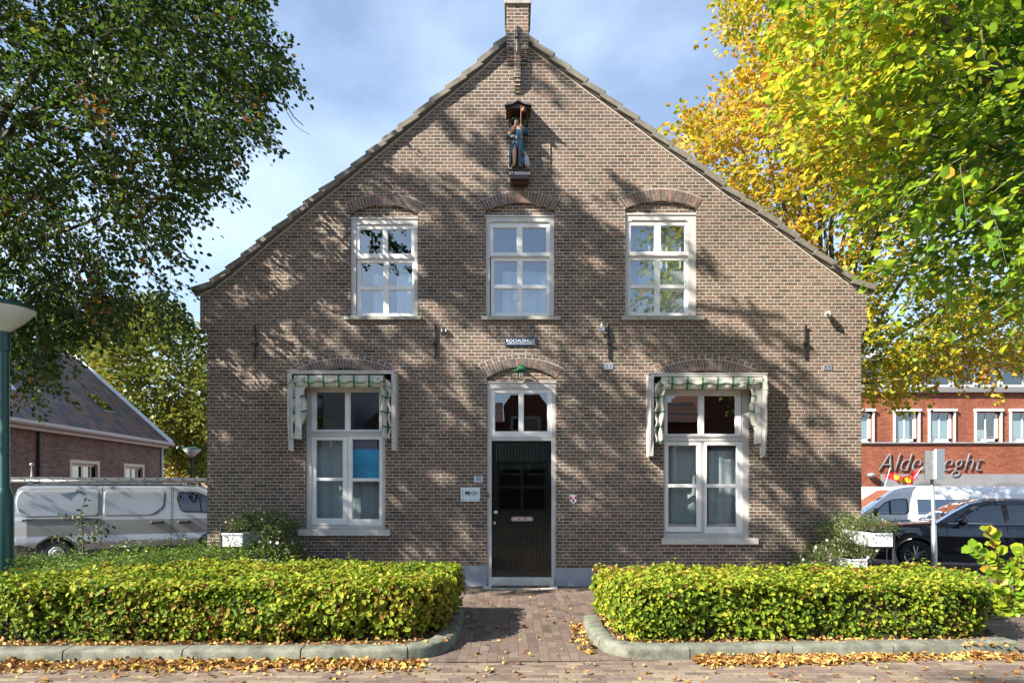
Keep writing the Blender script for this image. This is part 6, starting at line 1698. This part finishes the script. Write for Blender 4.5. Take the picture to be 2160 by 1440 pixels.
# ---------------- feathery ground cover shrub between hedge and van
r = np.random.default_rng(121)
poly = [(-11.5, -3.5), (-7.6, -3.55), (-5.3, -3.4), (-4.5, -2.45), (-3.9, -1.95), (-3.4, -.7), (-5.2, .35), (-7.5, 1.2), (-11.5, 1.6)]
m = 2600; X_ = r.uniform(-11.5, -3.0, m * 2); Y_ = r.uniform(-3.5, 1.6, m * 2); k = inpoly(X_, Y_, poly); X_, Y_ = X_[k], Y_[k]
def hcov(X, Y):
    q = np.stack([X, Y, X * 0], 1); f = np.clip((X + 9.0) / 4.5, 0, 1)
    return .26 + .36 * f + .14 * (wave(q, 1.2, 77) - .5) - .18 * np.clip((X + 4.6) / 1.6, 0, 1) * 0
Zc = hcov(X_, Y_)
P = np.stack([X_, Y_, Zc], 1)
root = thing('ground_cover_shrub', 'low feathery green spreading shrub between the left hedge and the silver van', 'shrub', (-6.5, -1, 0))
D = r.normal(size=P.shape) * .6; D[:, 2] = np.abs(D[:, 2]) * .35; D[:, 0] += .3; D[:, 1] -= .35
p, d, n, s, tw = sprays(P, D, .42, 22, .042, .2, .3, r)
p2 = P.copy(); p2[:, 2] -= .12; pp2, d2, n2, s2_, _ = sprays(p2, D * [-1, 1, 1], .4, 14, .04, .2, .3, r)
leaves('foliage', np.vstack([p, pp2]), np.vstack([d, d2]), np.vstack([n, n2]), np.concatenate([s, s2_]), np.clip(.15 + .6 * r.uniform(size=len(p) + len(pp2)) + .4 * (wave(np.vstack([p, pp2]), 1.5, 78) - .5), 0, 1), M['lf_cover'], root, wid=.42, simple=True)
mb = MB(); gn = 26
xs = np.linspace(-11.6, -3.1, gn); ys = np.linspace(-3.2, 1.6, 16)
vs_ = [(x, y, (float(hcov(np.array([x]), np.array([y]))[0]) - .17) if inpoly(np.array([x]), np.array([y]), poly)[0] else -.05) for y in ys for x in xs]
mb.add(vs_, [(j * gn + i, j * gn + i + 1, (j + 1) * gn + i + 1, (j + 1) * gn + i) for j in range(15) for i in range(gn - 1)])
twigs(mb, tw, .004); mb.build('stems', M['core'], root, smooth=True)

# ---------------- sapling before the van, shoots at the right edge
def sapling(name, label, base, stems, leafn, size, tone, lm_, wid, cat='plant'):
    root = thing(name, label, cat, base); mb = MB(); P, D, N, S = [], [], [], []
    r = np.random.default_rng(int(abs(base[0]) * 100))
    for pts, r0 in stems:
        Vp = [Vector(p) for p in pts]; mb.tube(Vp, [r0 * (1 - .75 * i / (len(Vp) - 1)) for i in range(len(Vp))], 6)
        for i in range(len(Vp) - 1):
            a, b = Vp[i], Vp[i + 1]; m_ = max(1, int((b - a).length / leafn))
            for j in range(m_):
                q = a.lerp(b, (j + r.uniform(.1, .9)) / m_); t = (b - a).normalized(); sd_ = t.cross(Vector((0, -1, .2))).normalized() * (1 if (j + i) % 2 else -1)
                P.append(q); D.append(sd_ + t * .5 + Vector(r.normal(size=3) * .3)); N.append(Vector((0, -.9, .6)) + Vector(r.normal(size=3) * .5)); S.append(size * r.uniform(.6, 1.15))
    mb.build('stem', M['twig'], root, smooth=True)
    leaves('foliage', np.array([tuple(p) for p in P]), np.array([tuple(p) for p in D]), np.array([tuple(p) for p in N]), np.array(S), tone(len(P), r), lm_, root, wid=wid)
    return root
ds = 8.9
q = lambda x, y, dd=0: tuple(pt(x, y, ds + dd))
sapling('sapling', 'thin sapling with sparse leaves standing before the silver van', (px(176, ds), ds - 10, .1),
        [([q(176, 1200), q(176, 1165), q(174, 1120), (px(170, ds), ds - 10, pz(1085, ds)), q(176, 1062), q(184, 1050)], .012), ([q(175, 1150), q(155, 1132), q(130, 1130), q(108, 1136)], .006), ([q(172, 1100), q(158, 1095), q(138, 1090), q(122, 1090)], .006), ([q(176, 1150), q(195, 1130), q(212, 1118), q(238, 1107)], .007), ([q(195, 1130), q(205, 1110), q(200, 1104)], .005), ([q(172, 1115), q(184, 1102), q(192, 1098)], .005), ([q(195, 1145), q(215, 1130), q(232, 1126)], .005)],
        .045, .085, lambda n, r: np.clip(.1 + .5 * r.uniform(size=n), 0, 1), M['lf_beech'], .5, 'sapling')
ds = 7.7
sapling('lime_shoots', 'young bright yellow green lime shoots with big round leaves at the right edge', (px(2130, ds), ds - 10, .0),
        [([q(2118, 1290), q(2115, 1230), q(2105, 1180), q(2092, 1140), q(2080, 1112)], .012), ([q(2112, 1240), q(2085, 1190), q(2062, 1160), q(2048, 1152)], .007), ([q(2130, 1300), q(2140, 1230), q(2150, 1190), q(2165, 1150)], .012), ([q(2140, 1280), q(2170, 1240), q(2200, 1220)], .01), ([q(2120, 1270), q(2095, 1250), q(2075, 1262), q(2070, 1240)], .008), ([q(2145, 1290), q(2120, 1275), q(2100, 1290)], .007), ([q(2150, 1300), q(2165, 1280), q(2180, 1290)], .007),
         ([q(2120, 1230), q(2140, 1215), q(2165, 1230), q(2190, 1200)], .008), ([q(2105, 1200), q(2120, 1190), q(2145, 1195)], .006), ([q(2130, 1255), q(2155, 1262), q(2180, 1255)], .007)],
        .028, .145, lambda n, r: np.where(r.uniform(size=n) < .12, .9, np.clip(.30 + .35 * r.uniform(size=n), 0, 1)), M['lf_lime'], .92, 'shrub')

# ---------------- flower planters against the facade
def planter(label, x0, sgn):
    """stepped iron rack with three white troughs; sgn=1: high trough at the left"""
    X0 = px(x0, 9.05); s_ = sgn
    root = thing('flower_rack', label, 'planter', (X0, -.5, 0), 'stepped flower racks beside the facade')
    mb = MB()
    for y in (-.95, -.2):
        mb.tube([(X0, y, 0), (X0, y, 1.03)], .02, 8); mb.lathe([(.004, 0), (.022, .015), (.004, .04)], (X0, y, 1.03), 10)
        mb.tube([(X0 + s_ * .02, y, .98)] + [(X0 + s_ * (.55 - .5 * math.cos(a)), y, .96 - .7 * math.sin(a) ** 1.3 * a / 1.57) for a in [k * .157 for k in range(1, 11)]] + [(X0 + s_ * .85, y, .12)], .012, 6)
        for k, (xx, zz) in enumerate(((.10, .72), (.33, .72), (.55, .34), (.90, .34))): mb.tube([(X0 + s_ * xx, y, 0), (X0 + s_ * xx, y, zz)], .008, 6)
    for (xx, zz) in ((.02, .72), (.40, .72), (.98, .34), (.0, .30), (.85, .12)): mb.tube([(X0 + s_ * xx, -.95, zz), (X0 + s_ * xx, -.2, zz)], .012, 6)
    for (xa, xb, z) in ((.02, .40, .72), (.40, .98, .34)):
        for y in (-.95, -.2): mb.tube([(X0 + s_ * xa, y, z), (X0 + s_ * xb, y, z)], .012, 6)
    mb.build('iron_frame', M['blackm'], root)
    for (xa, xb, ya, yb, z, h) in ((.03, .32, -.98, -.1, .74, .2), (.40, .68, -.98, -.1, .36, .2), (.74, 1.0, -.98, -.1, .10, .2)):
        mb = MB(); mb.box(X0 + s_ * xa, X0 + s_ * xb, ya, yb, z, z + h); mb.box(X0 + s_ * xa - .012, X0 + s_ * xb + .012, ya - .012, yb + .012, z + h - .03, z + h)
        for xx in (xa + .03, xb - .03): 
            for zz in (z + .05, z + h - .06): mb.tube([(X0 + s_ * xx, ya - .004, zz), (X0 + s_ * xx, ya, zz)], .006, 6, 1)
        mb.build('trough', [M['blackbox'], M['galv']], root, bevel=.006)
    r = np.random.default_rng(131 + int(s_)); Pp = []
    for (cx0, cx1, z, hh, m_) in ((.0 if s_ > 0 else -.08, .85, .95, .30 if s_ > 0 else .22, 420 if s_ > 0 else 300), (.25, .98, .58, .34, 420), (.5, 1.25, .3, .34, 380)):
        x = r.uniform(cx0, cx1, m_); y = r.uniform(-1.02, -.08, m_); e = np.clip(1 - ((x - (cx0 + cx1) / 2) / (cx1 - cx0) * 2) ** 2, .15, 1)
        Pp.append(np.stack([X0 + s_ * x, y, z + hh * e * r.uniform(np.where(x < .42, .0, -.5), .85, m_)], 1))
    P = np.vstack(Pp); D = r.normal(size=P.shape) * .6; D[:, 2] += .45
    p, d, n, s, tw = sprays(P, D, .16, 11, .032, -.1, .7, r)
    leaves('foliage', p, d, n, s, np.clip(.05 + .75 * r.uniform(size=len(p)) + .35 * (wave(p, 3, 7) - .5), 0, 1), M['lf_plant'], root, wid=.5, simple=True)
    mb = MB(); twigs(mb, tw, .003); mb.build('stems', M['twig'], root)
    mb = MB()
    def flower(c, rad, mi):
        for k in range(5):
            a = k * 1.2566; u = Vector((math.cos(a), -.25, math.sin(a))) * rad; v_ = Vector((math.cos(a + .6), -.1, math.sin(a + .6))) * rad * .8; w_ = Vector((math.cos(a - .6), -.1, math.sin(a - .6))) * rad * .8
            mb.add([c, c + w_, c + u, c + v_], [(0, 1, 2, 3)], mi)
    for i in r.choice(len(P), 150): flower(Vector(P[i]) + Vector((0, -.05, .12)), r.uniform(.008, .015), 1)
    for i in r.choice(np.arange(len(P) // 3, len(P)), 24): flower(Vector(P[i]) + Vector((0, -.09, .08)), r.uniform(.018, .03), 0)
    for k in range(5): flower(Vector((X0 + s_ * (.95 + .1 * r.normal() if s_ < 0 else .58 + .06 * k), -1.03, .17 + .03 * r.normal())), .035, 0)
    mb.build('flowers', [M['flower'], M['pinkfl']], root)
    return root
planter('stepped flower rack with white troughs at the left corner of the brick house', 467, 1)
planter('stepped flower rack with white troughs at the right corner of the brick house', 1885, -1)

# ---------------- fallen leaves
r = np.random.default_rng(141)
P, S = [], []
def drift(n, x0, x1, yc, yw, zt, dens=None):
    X = r.uniform(x0, x1, n); a = np.abs(r.normal(size=n)); Y = yc(X) - a * yw
    if dens is not None: k = r.uniform(size=n) < dens(X); X, Y, a = X[k], Y[k], a[k]
    Z = .010 + zt * np.exp(-a * 1.6) * r.uniform(0, 1, len(X)); P.append(np.stack([X, Y, Z], 1)); S.append(r.uniform(.018, .068, len(X)))
kl_y = lambda X: np.where(X < -1.7, -4.49 + .018 * (X + 9.5), -4.36)
kr_y = lambda X: -4.28 + .052 * (X - 1.3)
drift(5000, -9, -1.3, kl_y, .13, .04, lambda X: .35 + .65 * wave(np.stack([X, X * 0, X * 0], 1), 1.2, 5))
drift(700, -1.9, -.8, kl_y, .10, .02)
drift(1900, 1.7, 3.0, kr_y, .10, .035); drift(1300, 3.0, 4.5, kr_y, .08, .03, lambda X: .3 + .7 * wave(np.stack([X, X * 0, X * 0], 1), 2.5, 9)); drift(200, 4.4, 5.4, kr_y, .12, .02)
for (n, x0, x1, y0, y1, z) in ((700, -6, 6, -5.6, -4.35, .010), (120, -.6, .9, -4.4, -.3, .014), (60, 5, 8, -4.2, -1, .012), (1500, 3.6, 13, 1.2, 5.0, .0), (260, 4.8, 7, -2.4, 1, .014)):
    X = r.uniform(x0, x1, n); Y = r.uniform(y0, y1, n); Z = np.array([gz(a, b) for a, b in zip(X, Y)]) + z + .004; P.append(np.stack([X, Y, Z], 1)); S.append(r.uniform(.012, .06, n))
for (n, x0, x1, y0, y1) in ((800, -6, -.8, -4.2, -3.85), (450, 1.1, 4.8, -4.12, -3.82), (300, -.76, -.62, -4, -2.5), (200, 1.0, 1.25, -4.0, -2.6)):
    X = r.uniform(x0, x1, n); Y = r.uniform(y0, y1, n); P.append(np.stack([X, Y, np.full(n, .102)], 1)); S.append(r.uniform(.025, .06, n))
k_ = 130; X = r.uniform(.66, .82, k_); P.append(np.stack([X, r.uniform(-4.1, -2.8, k_), np.full(k_, .02)], 1)); S.append(r.uniform(.03, .06, k_))
P = np.vstack(P); S = np.concatenate(S)
N = nrm(np.array([0, 0, 1.0]) + r.normal(size=P.shape) * .55); D = r.normal(size=P.shape); D[:, 2] *= .35
lo = leaves('fallen_leaves', P, D, N, S, r.uniform(size=len(P)), M['lf_litter'], None, wid=.72, fold=.34)
tag(lo, 'drifts of tan and orange fallen leaves along the kerb and on the paving', kind='stuff')
